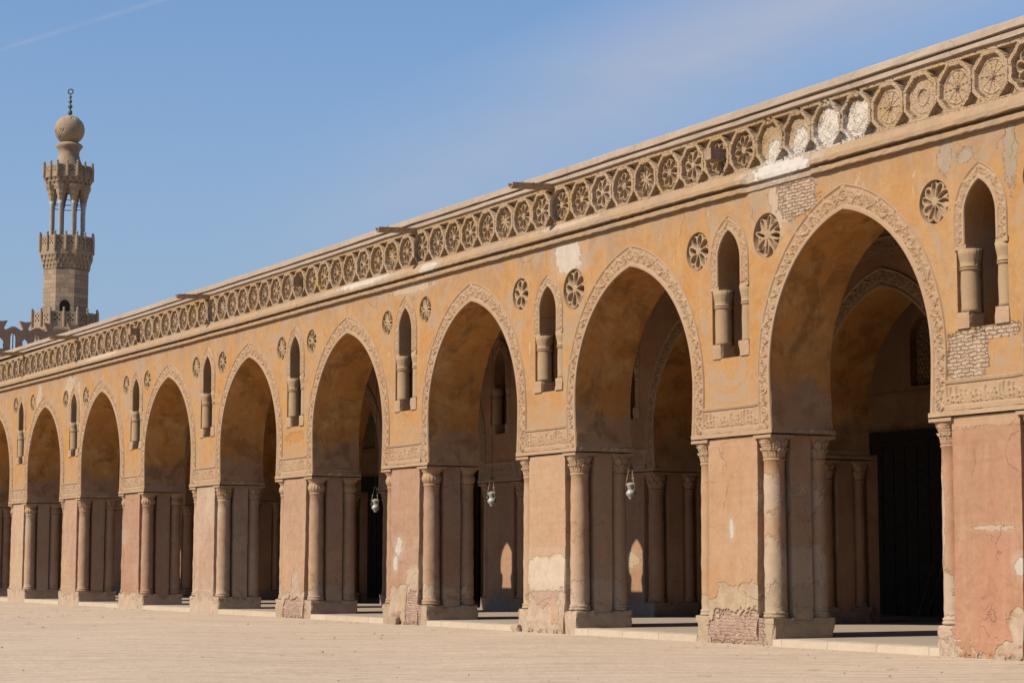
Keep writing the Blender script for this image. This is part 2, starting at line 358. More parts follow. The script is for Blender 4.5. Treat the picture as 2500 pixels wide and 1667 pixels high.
def ground_mat():
    m, t, b = mat_base('packed_sand')
    P, X, Y, Z = pos_nodes(t)
    # tracks run roughly across the view
    rot = t.new('ShaderNodeMapping'); rot.inputs['Rotation'].default_value = (0, 0, rad(-60)); t.put(rot, 0, P)
    tr = t.noise(t.scale(rot.outputs[0], (0.22, 3.2, 1)), 1.2, 6.0, 0.7, 0.3)
    n1 = t.noise(P, 0.25, 4.0, 0.6); n2 = t.noise(P, 2.6, 6.0, 0.7); n3 = t.noise(P, 22.0, 5.0, 0.7)
    col = t.mix(t.step(n1, 0.35, 0.65), (0.62, 0.475, 0.335), (0.66, 0.51, 0.37))
    col = t.mix(t.m('MULTIPLY', t.step(tr, 0.44, 0.66), 0.65), col, (0.39, 0.285, 0.20))
    col = t.mix(t.m('MULTIPLY', t.step(n2, 0.50, 0.72), 0.5), col, (0.38, 0.28, 0.195))
    col = t.mix(t.m('MULTIPLY', t.step(n3, 0.60, 0.72), 0.3), col, (0.34, 0.25, 0.175))
    fine = t.noise(P, 7.0, 6.0, 0.75, 0.0)
    col = t.mix(t.m('MULTIPLY', t.step(fine, 0.52, 0.70), 0.30), col, (0.40, 0.295, 0.205))
    col = t.mix(1.0, col, (0.71, 0.71, 0.71), 'MULTIPLY')
    t.l.new(col, b.inputs[0])
    h = t.m('ADD', t.m('MULTIPLY', tr, 1.6), t.m('ADD', t.m('MULTIPLY', n2, 1.3), t.m('ADD', t.m('MULTIPLY', n3, 0.25), t.m('MULTIPLY', fine, 0.7))))
    t.l.new(t.bump(h, 0.9, 0.028), b.inputs['Normal'])
    return m


def paving_mat():
    m, t, b = mat_base('pale_stone_paving', 0.75)
    P, X, Y, Z = pos_nodes(t)
    bc, bf = brick_nodes(t, P, X, Y, (0.50, 0.41, 0.325), (0.46, 0.375, 0.295), (0.41, 0.33, 0.26), 0.9, 0.6)
    n = t.noise(P, 1.5, 5.0, 0.6)
    t.l.new(t.mix(1.0, t.mix(t.m('MULTIPLY', t.step(n, 0.4, 0.7), 0.4), bc, (0.40, 0.33, 0.265)), (0.62, 0.61, 0.60), 'MULTIPLY'), b.inputs[0])
    t.l.new(t.bump(t.m('SUBTRACT', t.noise(P, 12.0, 4.0), t.m('MULTIPLY', bf, 0.5)), 0.5, 0.006), b.inputs['Normal'])
    return m


def kerb_mat():
    m, t, b = mat_base('cream_kerb_stone')
    P, X, Y, Z = pos_nodes(t)
    n = t.noise(P, 3.0, 5.0, 0.65)
    bc, bf = brick_nodes(t, P, X, t.m('ADD', Z, 3.0), (0.55, 0.445, 0.325), (0.49, 0.39, 0.28), (0.43, 0.34, 0.245), 1.35, 6.0)
    t.l.new(t.mix(1.0, t.mix(t.m('MULTIPLY', t.step(n, 0.4, 0.7), 0.4), bc, (0.44, 0.35, 0.25)), (0.71, 0.71, 0.71), 'MULTIPLY'), b.inputs[0])
    t.l.new(t.bump(t.m('SUBTRACT', n, t.m('MULTIPLY', bf, 0.6)), 0.9, 0.02), b.inputs['Normal'])
    return m


m_ground = ground_mat(); m_pave = paving_mat(); m_kerb = kerb_mat()


# ------------------------------------------------------------------ object helpers
def link(name, mesh, mat=None, parent=None, loc=(0, 0, 0)):
    o = bpy.data.objects.new(name, mesh)
    COL.objects.link(o)
    if mat is not None and not mesh.materials:
        mesh.materials.append(mat)
    o.parent = parent
    o.location = loc
    return o


def mesh_of(name, V, F, smooth=False):
    me = bpy.data.meshes.new(name)
    me.from_pydata([tuple(map(float, v)) for v in V], [], [tuple(int(i) for i in f) for f in F])
    me.update()
    if smooth:
        me.polygons.foreach_set('use_smooth', [True] * len(me.polygons))
    return me


def tag(o, label, cat, group=None, kind=None):
    o['label'] = label
    if cat:
        o['category'] = cat
    if group:
        o['group'] = group
    if kind:
        o['kind'] = kind
    return o


def empty(name, loc=(0, 0, 0)):
    o = bpy.data.objects.new(name, None); COL.objects.link(o); o.location = loc
    o.empty_display_size = 0.3
    return o


class MB:
    """collects shapes for one mesh"""
    def __init__(s):
        s.V = []; s.F = []

    def add(s, V, F):
        b = len(s.V)
        s.V += [tuple(v) for v in V]
        s.F += [tuple(i + b for i in f) for f in F]

    def box(s, x0, x1, y0, y1, z0, z1):
        s.add([(x0, y0, z0), (x1, y0, z0), (x1, y1, z0), (x0, y1, z0), (x0, y0, z1), (x1, y0, z1), (x1, y1, z1), (x0, y1, z1)],
              [(0, 3, 2, 1), (4, 5, 6, 7), (0, 1, 5, 4), (1, 2, 6, 5), (2, 3, 7, 6), (3, 0, 4, 7)])

    def lathe(s, prof, n=24, cx=0, cy=0, rot=0.0, fn=None, cap=True):
        V = []
        for (r, z) in prof:
            for i in range(n):
                a = rot + 2 * math.pi * i / n
                rr = r if fn is None else fn(r, z, a)
                V.append((cx + rr * math.cos(a), cy + rr * math.sin(a), z))
        F = []
        for k in range(len(prof) - 1):
            for i in range(n):
                j = (i + 1) % n
                F.append((k * n + i, k * n + j, (k + 1) * n + j, (k + 1) * n + i))
        if cap:
            F.append(tuple(range(n - 1, -1, -1)))
            F.append(tuple(range((len(prof) - 1) * n, len(prof) * n)))
        s.add(V, F)

    def tube(s, a, b, r, n=8):
        a = Vector(a); b = Vector(b); d = (b - a).normalized()
        u = d.orthogonal().normalized(); v = d.cross(u)
        V = []
        for p in (a, b):
            for i in range(n):
                t_ = 2 * math.pi * i / n
                V.append(tuple(p + (u * math.cos(t_) + v * math.sin(t_)) * r))
        F = [(i, (i + 1) % n, n + (i + 1) % n, n + i) for i in range(n)]
        F += [tuple(range(n - 1, -1, -1)), tuple(range(n, 2 * n))]
        s.add(V, F)

    def build(s, name, mat, parent=None, loc=(0, 0, 0), smooth=False):
        return link(name, mesh_of(name, s.V, s.F, smooth), mat, parent, loc)


def grid_mesh(name, Pt, smooth=True):
    """Pt: array (n, m, 3)"""
    n, m = Pt.shape[:2]
    idx = np.arange(n * m).reshape(n, m)
    F = np.stack([idx[:-1, :-1], idx[1:, :-1], idx[1:, 1:], idx[:-1, 1:]], -1).reshape(-1, 4)
    me = bpy.data.meshes.new(name)
    me.vertices.add(n * m); me.vertices.foreach_set('co', Pt.reshape(-1).astype(np.float32))
    me.loops.add(len(F) * 4); me.loops.foreach_set('vertex_index', F.reshape(-1).astype(np.int32))
    me.polygons.add(len(F)); me.polygons.foreach_set('loop_start', np.arange(0, len(F) * 4, 4, dtype=np.int32))
    me.update(calc_edges=True)
    me.validate()
    me.polygons.foreach_set('use_smooth', [smooth] * len(me.polygons))
    return me


# ------------------------------------------------------------------ outlines
ZB = 3.93
HW = 2.25


def arch_outline(cx, apex, n=26, hw=HW, zb=ZB, rise=2.70, curl=0.05):
    """from the right foot up over the apex and down to the left foot"""
    zs = apex - rise
    R = (hw * hw + rise * rise) / (2 * hw)
    c = R - hw
    pts = []
    k = 6
    for i in range(k):
        z = zb + (zs - zb) * i / k
        pts.append((hw - curl * ((zs - z) / (zs - zb)) ** 1.6, z))
    a1 = math.asin(min(1, rise / R))
    for i in range(n):
        a = a1 * i / n
        pts.append((R * math.cos(a) - c, zs + R * math.sin(a)))
    Rt = [(cx + x, z) for x, z in pts]
    Lt = [(cx - x, z) for x, z in reversed(pts)]
    return Rt + [(cx, apex)] + Lt


def outline_band(pts, d, dtop=None):
    """offset of an open outline outward (away from the opening)"""
    P = np.array(pts); T = np.zeros_like(P)
    T[1:-1] = P[2:] - P[:-2]; T[0] = P[1] - P[0]; T[-1] = P[-1] - P[-2]
    mid = len(P) // 2
    N = np.stack([T[:, 1], -T[:, 0]], 1); N /= np.linalg.norm(N, axis=1)[:, None]
    return P, N


WNH = 0.375; WWH = 0.60
ARCH = {-1: 7.60, 0: 7.68, 1: 7.55, 2: 7.62, 3: 7.56, 4: 7.53, 5: 7.50, 6: 7.55, 7: 7.47, 8: 7.55, 9: 7.55}
WINX = {-1: 10.5, 0: 3.44, 1: -3.55, 2: -10.45, 3: -17.58, 4: -24.6, 5: -31.52, 6: -38.3, 7: -45.35, 8: -52.4, 9: -59.5}
WAP = {-1: 7.7, 0: 7.65, 1: 7.81, 2: 7.55, 3: 7.85, 4: 7.82, 5: 7.87, 6: 7.70, 7: 7.72, 8: 7.90, 9: 7.8}
WBT = {-1: 5.3, 0: 5.26, 1: 5.37, 2: 5.23, 3: 5.27, 4: 5.29, 5: 5.37, 6: 5.33, 7: 5.40, 8: 5.42, 9: 5.35}
T = 1.38


def win_outline(cx, bot, apex, wide, n=10, hw=WNH):
    rise = 0.60; imp = bot + (apex - bot) * 0.57
    zs = apex - rise
    R = (hw * hw + rise * rise) / (2 * hw); c = R - hw
    pts = []
    if wide:
        pts += [(WWH, bot), (WWH, imp), (hw, imp)]
    else:
        pts += [(hw, bot), (hw, imp)]
    pts.append((hw, (imp + zs) / 2))
    a1 = math.asin(min(1, rise / R))
    for i in range(n):
        a = a1 * i / n
        pts.append((R * math.cos(a) - c, zs + R * math.sin(a)))
    return [(cx + x, z) for x, z in pts] + [(cx, apex)] + [(cx - x, z) for x, z in reversed(pts)]


ROS = [(4.78, 7.50, .36, 1), (2.32, 7.44, .37, 2), (-2.36, 7.54, .42, 3), (-4.64, 7.54, .38, 0), (-9.37, 7.36, .44, 0), (-11.72, 7.52, .36, 1),
       (-16.52, 7.70, .32, 3), (-18.68, 7.59, .31, 3), (-23.52, 7.57, .33, 0), (-25.65, 7.57, .33, 3), (-30.33, 7.57, .34, 0), (-32.6, 7.61, .34, 3),
       (-37.27, 7.57, .33, 1), (-39.45, 7.58, .32, 2), (-44.02, 7.52, .34, 1), (-46.5, 7.59, .33, 0), (-50.89, 7.75, .33, 3), (-53.32, 7.8, .33, 0),
       (-57.9, 7.6, .33, 1), (-60.9, 7.6, .33, 0), (9.3, 7.55, .35, 0)]
XR, XL = 11.75, -67.75
FRB, FRT = 8.84, 9.79          # foot and top of the panelled frieze


def strip(mb, A, B, flip=False, closed=False):
    n = len(A)
    V = list(A) + list(B)
    F = []
    for i in range(n if closed else n - 1):
        j = (i + 1) % n
        f = (i, j, n + j, n + i)
        F.append(f[::-1] if flip else f)
    mb.add(V, F)


def tess(mb, loops, y, flip=False):
    polys = [[Vector((x, z, 0)) for x, z in lp] for lp in loops]
    tris = tessellate_polygon(polys)
    V = [(p.x, y, p.y) for lp in polys for p in lp]
    # orient so that the normal faces -Y (flip: +Y)
    F = []
    for a, b, c in tris:
        va, vb, vc = V[a], V[b], V[c]
        cr = (vb[0] - va[0]) * (vc[2] - va[2]) - (vb[2] - va[2]) * (vc[0] - va[0])
        if (cr < 0) != flip:
            a, b = b, a
        F.append((a, b, c))
    mb.add(V, F)


def build_wall(front_y, parent, ros, top, mw, ms):
    y0 = front_y; y1 = front_y + T
    outer = [(XL, top), (XL, ZB)]
    arches = []
    for k in range(9, -2, -1):
        cx = -7.0 * k - (0.05 if k < 3 else 0.1)
        o = arch_outline(cx, ARCH[k])
        jit = rng.normal(0, 0.006, (len(o), 2)); jit[0] = jit[-1] = 0
        o = [(p[0] + q[0], p[1] + q[1]) for p, q in zip(o, jit)]
        arches.append((cx, o))
        outer += list(reversed(o))
    outer += [(XR, ZB), (XR, top)]
    fw = [win_outline(WINX[j], WBT[j], WAP[j], True) for j in range(-1, 10)]
    nw = [win_outline(WINX[j], WBT[j], WAP[j], False) for j in range(-1, 10)]
    circ = []
    for (x, z, r, k) in ros:
        circ.append([(x + r * math.cos(2 * math.pi * i / 48), z + r * math.sin(2 * math.pi * i / 48)) for i in range(48)])
    mb = MB()
    tess(mb, [outer] + fw + circ, y0)
    tess(mb, [outer] + nw, y1, True)
    for a, b in zip(fw, nw):
        yn = y0 + 0.36
        strip(mb, [(x, y0, z) for x, z in a], [(x, yn, z) for x, z in a], closed=True)
        strip(mb, [(x, yn, z) for x, z in b], [(x, y1, z) for x, z in b], closed=True)
        # back of the colonette notches
        for s in (1, -1):
            xa = [p[0] for p in b]; cx = (min(xa) + max(xa)) / 2
            zb_ = a[0][1]; zi = a[1][1]
            xs = sorted((cx + s * WNH, cx + s * WWH))
            mb.add([(xs[0], yn, zb_), (xs[1], yn, zb_), (xs[1], yn, zi), (xs[0], yn, zi)], [(0, 1, 2, 3)])
    # ends, top
    for x in (XL, XR):
        mb.add([(x, y0, ZB), (x, y1, ZB), (x, y1, top), (x, y0, top)], [(0, 1, 2, 3)])
    mb.add([(XL, y0, top), (XR, y0, top), (XR, y1, top), (XL, y1, top)], [(0, 1, 2, 3)])
    # undersides over the piers
    feet = [XL] + sum([[o[-1][0], o[0][0]] for _, o in arches], []) + [XR]
    for i in range(0, len(feet), 2):
        mb.add([(feet[i], y0, ZB), (feet[i + 1], y0, ZB), (feet[i + 1], y1, ZB), (feet[i], y1, ZB)], [(3, 2, 1, 0)])
    wall = mb.build('wall', mw, parent)
    for cx, o in arches:
        sb = MB()
        strip(sb, [(x, y0 + 0.001, z) for x, z in o], [(x, y1 - 0.001, z) for x, z in o])
        sb.build('arch_soffit', ms, parent, smooth=True)
    return wall


# ------------------------------------------------------------------ relief patterns
def carve(u, v, wv, seed=0):
    """arabesque scroll height 0..1 ; u along, v across (0..wv)"""
    r_ = np.random.RandomState(abs(int(seed)))
    ph = r_.rand(8) * 6.28
    uu = u + 0.018 * np.sin(u * 17 + ph[0]) + 0.012 * np.sin(v * 41 + u * 9 + ph[1])
    vv = v + 0.014 * np.sin(u * 23 + ph[2]) + 0.010 * np.sin(u * 51 + ph[3])
    L = wv * 0.80
    k = np.floor(uu / L)
    cu = (k + 0.5) * L
    sgn = np.where(k % 2 == 0, 1.0, -1.0)
    stem = wv * (0.5 + 0.34 * np.sin(np.pi * uu / L))
    h = np.clip(1.5 - np.abs(vv - stem) / (wv * 0.055), 0, 1)
    # volute
    dx = uu - cu; dz = (vv - wv * (0.5 - 0.06 * sgn)) * sgn
    r = np.hypot(dx, dz) / wv; th = np.arctan2(dz, dx)
    spi = np.abs(((r / 0.17) - th / (2 * np.pi)) % 1.0 - 0.5)
    h = np.maximum(h, np.clip((0.30 - spi) / 0.12, 0, 1) * (r < 0.34))
    # three lobed leaves filling the corners
    lx = dx; lz = vv - wv * (0.5 - 0.40 * sgn * -1.0)
    lr = np.hypot(lx, lz * 1.3) / wv; lt = np.arctan2(lz, lx)
    h = np.maximum(h, np.clip((0.10 + 0.07 * np.abs(np.cos(1.5 * lt)) - lr) / 0.03, 0, 1))
    ex = np.abs(dx) - L * 0.5
    lr2 = np.hypot(ex * 1.3, vv - wv * (0.5 + 0.30 * sgn)) / wv
    h = np.maximum(h, np.clip((0.11 - lr2) / 0.03, 0, 1) * np.clip(np.abs(ex) / 0.008, 0, 1))
    return np.clip(h, 0, 1)


def kufic(u, v, wv, seed=0):
    r_ = np.random.RandomState(abs(int(seed)))
    h = np.zeros_like(u)
    umax = u.max(); x = 0.02
    while x < umax:
        wd = 0.020 + 0.012 * r_.rand()
        hh = wv * (0.45 + 0.5 * r_.rand()); cur = (r_.rand() - 0.5) * 0.06
        xc = x + cur * np.sin(v / wv * 3.1)
        h = np.maximum(h, np.clip(1.4 - np.abs(u - xc) / wd, 0, 1) * (v < hh))
        # loop at the foot
        rr = 0.035 + 0.02 * r_.rand(); cz = wv * (0.15 + 0.25 * r_.rand())
        d = np.abs(np.hypot(u - x - rr, v - cz) - rr)
        h = np.maximum(h, np.clip(1.4 - d / 0.014, 0, 1))
        x += 0.05 + 0.07 * r_.rand()
    bg = carve(u, v, wv * 0.5, seed + 1) * 0.55
    return np.maximum(h, bg)


def band_mesh(name, outline_fn, width_fn, du=0.012, nv=30, plain=0.20, depth=0.030, proud=0.040, seed=1, kuf=False):
    o = np.array(outline_fn)
    seg = np.linalg.norm(np.diff(o, axis=0), axis=1); s = np.concatenate([[0], np.cumsum(seg)])
    apex_i = int(np.argmax(o[:, 1]))
    n = int(s[-1] / du)
    ss = np.linspace(0, s[-1], n)
    P = np.stack([np.interp(ss, s, o[:, 0]), np.interp(ss, s, o[:, 1])], 1)
    T_ = np.gradient(P, axis=0)
    N = np.stack([T_[:, 1], -T_[:, 0]], 1); N /= np.linalg.norm(N, axis=1)[:, None]
    # near the apex blend normal to vertical so that the two sides meet
    sa = s[apex_i]
    wgt = np.clip(1 - np.abs(ss - sa) / 0.35, 0, 1)[:, None] ** 2
    up_ = np.array([[0, 1.0]])
    side = np.where(ss < sa, 1, -1)[:, None]
    N = N * (1 - wgt) + up_ * wgt * 1.05
    Wd = width_fn(ss / s[-1])[:, None]
    v = np.linspace(0, 1, nv)[None, :]
    X = P[:, :1] + N[:, :1] * Wd * v
    Z = P[:, 1:] + N[:, 1:] * Wd * v
    if not kuf:
        X[:, :] = np.where(side > 0, np.maximum(X, P[apex_i if apex_i < n else 0, 0] * 0 + o[apex_i, 0]), np.minimum(X, o[apex_i, 0]))
    wv = 1 - plain - 0.10
    vv = (v - plain) / wv
    U = np.repeat(ss[:, None], nv, 1)
    Wm = float(Wd.mean())
    f = kufic if kuf else carve
    H = f(U, np.clip(vv, 0, 1) * Wm * wv + 0 * U, Wm * wv, seed)
    inside = ((vv > 0) & (vv < 1)) + 0 * U
    y = -proud + depth * (1 - H) * inside
    # border grooves
    g = np.clip(1 - np.abs(v - plain) / 0.03, 0, 1) + np.clip(1 - np.abs(v - 0.93) / 0.025, 0, 1)
    y = y + 0.012 * g
    # skirts
    Pt = np.stack([X, y, Z], -1)
    a = Pt[:, :1].copy(); a[..., 1] = 0.004
    b = Pt[:, -1:].copy(); b[..., 1] = 0.02
    Pt = np.concatenate([a, Pt, b], 1)
    return grid_mesh(name, Pt)


me_band = band_mesh('arch_band', arch_outline(0, 7.60, 40), lambda q: 0.36 + 0.07 * np.exp(-((q - 0.5) / 0.16) ** 2), seed=3)
me_band_in = me_band.copy()
me_win_band = band_mesh('window_band', [p for p in win_outline(0, 0, 2.4, False, 24) if p[1] > 1.36], lambda q: 0.24 + 0.03 * np.exp(-((q - 0.5) / 0.2) ** 2), du=0.014, nv=20, plain=0.22, seed=5)
ibw = 0.93
me_insc = band_mesh('inscription_band', [(ibw, 0.0), (-ibw, 0.0)], lambda q: 0.50 + 0 * q, du=0.010, nv=44, plain=0.20, depth=0.034, proud=0.04, seed=9, kuf=True)
# (outline runs right to left, so its outward side is up)
me_insc.materials.append(m_carve)
me_insc_in = me_insc.copy(); me_insc_in.materials.clear(); me_insc_in.materials.append(m_carve_in)
me_band.materials.append(m_carve); me_band_in.materials.append(m_carve_in)
me_win_band.materials.append(m_carve)


def ros_depth(r, th, R, kind, seed=0, petals=None):
    """depth (positive inward) of a carved rosette of radius R"""
    n = petals or {0: 8, 1: 6, 2: 10, 3: 8}[kind]
    th2 = th + 0.22 * r / R
    seg = 2 * np.pi / n
    k = np.round(th2 / seg)
    ang = th2 - k * seg
    c = np.cos(n * ang / 2)
    vark = 1 + 0.06 * np.sin(k * 2.7 + seed)
    if kind == 3:
        Ro = R * (0.50 + 0.46 * np.abs(c) ** 1.8)
        hl, wd = 0.34, 0.135
    else:
        Ro = R * (0.72 + 0.22 * np.abs(c) ** 0.5)
        hl, wd = 0.355, 0.230 * 8 / n * (0.9 if n < 8 else 1.0)
    sx_ = (r - 0.55 * R * vark) / (hl * R)
    tx_ = r * np.sin(ang) / (wd * R * np.clip(0.25 + 0.95 * r / R, 0.3, 1.0))
    q = np.sqrt(sx_ ** 2 + tx_ ** 2)
    hole = np.clip((1.0 - q) / 0.16, 0, 1)
    hd = (0.30 if kind == 2 else 0.58) * R * (0.72 + 0.28 * np.clip(tx_, -1, 1))
    d = 0.05 * R + 0.05 * R * (r / R) + (hd - 0.05 * R) * hole
    out = np.clip((r - Ro) / (0.035 * R), 0, 1)
    d = d * (1 - out) + 0.34 * R * out
    boss = np.clip((0.20 * R - r) / (0.04 * R), 0, 1)
    d = d * (1 - boss) + 0.03 * R * boss
    return d


def rosette_mesh(name, kind):
    R = 1.0
    nr, na = 56, 192
    r = np.linspace(0.0, 1, nr)[:, None]; a = np.linspace(0, 2 * np.pi, na)[None, :]
    rr = r + 0 * a; aa = a + 0 * r
    aw = aa + 0.03 * np.sin(5 * aa + rr * 6)
    d = ros_depth(rr, aw, 1.0, kind)
    d = d * np.clip((1.0 - rr) / 0.04, 0.0, 1)
    Pt = np.stack([rr * np.cos(aa), d, rr * np.sin(aa)], -1)
    me = grid_mesh(name, Pt)
    me.materials.append(m_roset)
    return me


me_ros = {k: rosette_mesh('rosette', k) for k in range(4)}

CP = 0.855; CH = FRT - FRB


def cell_mesh(name, kind, mat, seed=0, rough=0.0):
    r_ = np.random.RandomState(abs(int(seed)))
    nx, nz = 72, 80
    x = np.linspace(-CP / 2, CP / 2, nx)[:, None]; z = np.linspace(-CH / 2, CH / 2, nz)[None, :]
    X = x + 0 * z; Z = z + 0 * x
    zc = Z + 0.035                                           # octagon sits a little low: the top margin is wider
    wob = 0.005 * np.sin(X * 19 + seed) + 0.005 * np.sin(zc * 23 + 2 * seed)
    d8 = np.maximum(np.maximum(np.abs(X), np.abs(zc)), (np.abs(X) + np.abs(zc)) / 1.4142) + wob
    ai, ao = 0.345, 0.425
    frame = (d8 > ai) & (d8 < ao)
    g = 0.007 * (np.cos((d8 - ai) / (ao - ai) * 2 * np.pi * 2.5) * 0.5 + 0.5)
    D = np.where(frame, g, 0.0)
    corner = (d8 >= ao) & (np.abs(zc) < 0.405)
    D = np.where(corner, 0.14, D)
    D = np.where((np.abs(Z) > CH / 2 - 0.05) & ~frame, 0.007 * (np.cos(Z * 2 * np.pi / 0.022) * .5 + .5), D)
    r = np.hypot(X, zc); th = np.arctan2(zc, X) + seed * 0.4
    if kind == 'deep':
        R = 0.335 - 0.006 * (seed % 4)
        dd = 0.03 + ros_depth(r, th, R, 0, seed, (8, 7, 9, 8, 6)[seed % 5]) * 1.15
    elif kind == 'star':
        R = 0.340
        dd = 0.03 + ros_depth(r, th, R, 3) * 1.0
    elif kind == 'disc':
        dd = 0.085 + 0.012 * (np.abs(r - 0.29) < 0.01) + 0.02 * (r < 0.13) - 0.015 * (np.abs(r - 0.14) < 0.015)
    elif kind == 'shallow':
        dd = 0.085 - 0.03 * np.clip(1 - np.abs(np.sin(5 * th)) * r / 0.03, 0, 1) * (r < 0.28) - 0.02 * np.clip(1 - np.abs(r - 0.28) / 0.02, 0, 1) - 0.04 * (r < 0.05)
    else:                                                   # broken down to the rubble
        n1 = sum(np.sin(X * f_ * 9 + r_.rand() * 6 + 2 * np.sin(Z * f_ * 7 + r_.rand() * 6)) / f_ for f_ in (1, 2, 4.3, 7.7)) * 0.5
        dd = 0.09 + 0.028 * n1
    ins = d8 <= ai
    D = np.where(ins, dd, D)
    if kind == 'broken':
        n2 = np.sin(X * 11 + seed) + np.sin(Z * 13 + 2 * seed) + 0.6 * np.sin(X * 31 + Z * 27)
        eat = n2 > 1.5
        D = np.where(eat & ~ins, 0.04 + 0.012 * np.sin(X * 60) * np.sin(Z * 55), D)
    # chipped edges and worn arrises
    ch = np.sin(X * 27 + seed * 3 + 2 * np.sin(Z * 19 + seed)) + np.sin(Z * 33 + 1.7 * seed + 2 * np.sin(X * 23)) + np.sin(X * 51 + Z * 47 + seed)
    D = D + 0.016 * np.clip((ch - 1.9) / 0.4, 0, 1) * (D < 0.04)
    D = D + 0.0035 * r_.randn(nx, nz)
    Pt = np.stack([X, D, Z], -1)
    # closing skirts all round
    def sk(a):
        b = a.copy(); b[..., 1] = 0.34; return b
    Pt = np.concatenate([sk(Pt[:1]), Pt, sk(Pt[-1:])], 0)
    Pt = np.concatenate([sk(Pt[:, :1]), Pt, sk(Pt[:, -1:])], 1)
    me = grid_mesh(name, Pt[:, :, :], smooth=False)
    me.materials.append(mat)
    return me


# ------------------------------------------------------------------ column parts (local origin at the column's foot, z = 0 is the floor)
def col_mesh(kind):
    mb = MB()
    prof = [(0.215, 0.50), (0.235, 0.515), (0.24, 0.535), (0.225, 0.555), (0.215, 0.565), (0.23, 0.58), (0.232, 0.60), (0.215, 0.615), (0.205, 0.63), (0.212, 0.75), (0.204, 0.9), (0.209, 1.1), (0.205, 1.3),
            (0.208, 1.5), (0.202, 1.75), (0.205, 2.0), (0.201, 2.2), (0.203, 2.5), (0.196, 2.7), (0.198, 2.9), (0.193, 3.1), (0.192, 3.36), (0.205, 3.375), (0.212, 3.395), (0.205, 3.415), (0.192, 3.425)]
    mb.lathe(prof, 36, fn=lambda r, z, a: r * (1 + 0.012 * math.sin(3 * a + z * 5) + 0.010 * math.sin(z * 9) + 0.010 * math.sin(2 * a - z * 13)))
    return mesh_of('column', mb.V, mb.F, True)


def cap_mesh(kind, H=0.42, r0=0.190, r1=0.255, z0=3.425, sq=0.9):
    n = 168; m = 52
    V = np.zeros((n + 1, m, 3))
    a = np.linspace(0, 2 * np.pi, n + 1)[:, None]; q = np.linspace(0, 1, m)[None, :]
    if kind == 'leaf':
        r = r0 + (r1 - r0) * q ** 2.0

        def tier(q0, q1, off, amp):
            ql = np.clip((q - q0) / (q1 - q0), 0, 1)
            c = np.abs(np.cos(4 * (a + off)))
            ins = ((q > q0) & (q < q1) & (ql < 0.45 + 0.55 * c ** 0.7) & (c > 0.18))
            vein = 0.30 * np.abs(np.cos(12 * (a + off))) + 0.15 * np.cos(ql * 26)
            return amp * ins * (0.35 + 0.65 * ql ** 1.5) * (0.75 + vein * 0.5)
        r = r + tier(0.02, 0.50, 0.0, 0.050) + tier(0.36, 0.86, math.pi / 8, 0.052)
    else:
        r = r0 + 0.05 * np.sin(np.clip(q * 1.5, 0, 1) * np.pi) + (r1 - r0 + 0.01) * np.clip((q - .45) / .55, 0, 1) ** 1.6
        r = r + 0.005 * np.cos(16 * a) * np.sin(np.clip(q * 1.4, 0, 1) * np.pi)
    sqr = 1 / np.maximum(np.abs(np.cos(a)), np.abs(np.sin(a)))
    bl = np.clip((q - 0.7) / 0.3, 0, 1) * 0.55
    r = r * ((1 - bl) + bl * sqr)
    V[..., 0] = r * np.cos(a); V[..., 1] = r * np.sin(a); V[..., 2] = z0 + H * 0.88 * q
    me = grid_mesh('capital', V)
    # abacus
    mb = MB()
    vs = [tuple(v.co) for v in me.vertices]; fs = [tuple(p.vertices) for p in me.polygons]
    mb.add(vs, fs)
    e = r1 + 0.02
    mb.box(-e, e, -e, e, z0 + H * 0.87, z0 + H)
    me2 = mesh_of('capital', mb.V, mb.F, False)
    me2.polygons.foreach_set('use_smooth', [i < len(fs) for i in range(len(me2.polygons))])
    return me2


def rough_box(mb, x0, x1, y0, y1, z0, z1, d, amp, seed, taper=0.0):
    """box with subdivided, worn faces"""
    r_ = np.random.RandomState(abs(int(seed)))
    ph = r_.rand(12) * 6.28

    def nz(p):
        return (math.sin(p[0] * 5.1 + ph[0] + 2 * math.sin(p[2] * 3.3 + ph[1])) + math.sin(p[1] * 6.3 + p[2] * 7.1 + ph[2]) + 0.7 * math.sin(p[0] * 13 + p[2] * 11 + ph[3])
                + 0.5 * math.sin(p[0] * 29 + p[1] * 23 + p[2] * 27 + ph[4]))
    cx, cy = (x0 + x1) / 2, (y0 + y1) / 2
    nx = max(1, round((x1 - x0) / d)); ny = max(1, round((y1 - y0) / d)); nzv = max(1, round((z1 - z0) / d))

    def pt(i, j, k):
        p = [x0 + (x1 - x0) * i / nx, y0 + (y1 - y0) * j / ny, z0 + (z1 - z0) * k / nzv]
        e = ((i in (0, nx)) + (j in (0, ny)) + (k == nzv))
        a = amp * (1.0 if e < 2 else 1.9)
        v = nz(p) * 0.35 * a - (a * 0.5 if e > 1 else 0)
        if i in (0, nx):
            p[0] += v * (1 if i else -1)
        if j in (0, ny):
            p[1] += v * (1 if j else -1)
        if k == nzv:
            p[2] += v
        return tuple(p)
    for (A, B, f) in ((nx, nzv, lambda a, b: (a, 0, b)), (nx, nzv, lambda a, b: (nx - a, ny, b)), (ny, nzv, lambda a, b: (nx, a, b)), (ny, nzv, lambda a, b: (0, ny - a, b)),
                      (nx, ny, lambda a, b: (a, b, nzv))):
        V = [pt(*f(a, b)) for b in range(B + 1) for a in range(A + 1)]
        F = [(b * (A + 1) + a, b * (A + 1) + a + 1, (b + 1) * (A + 1) + a + 1, (b + 1) * (A + 1) + a) for b in range(B) for a in range(A)]
        mb.add(V, F)


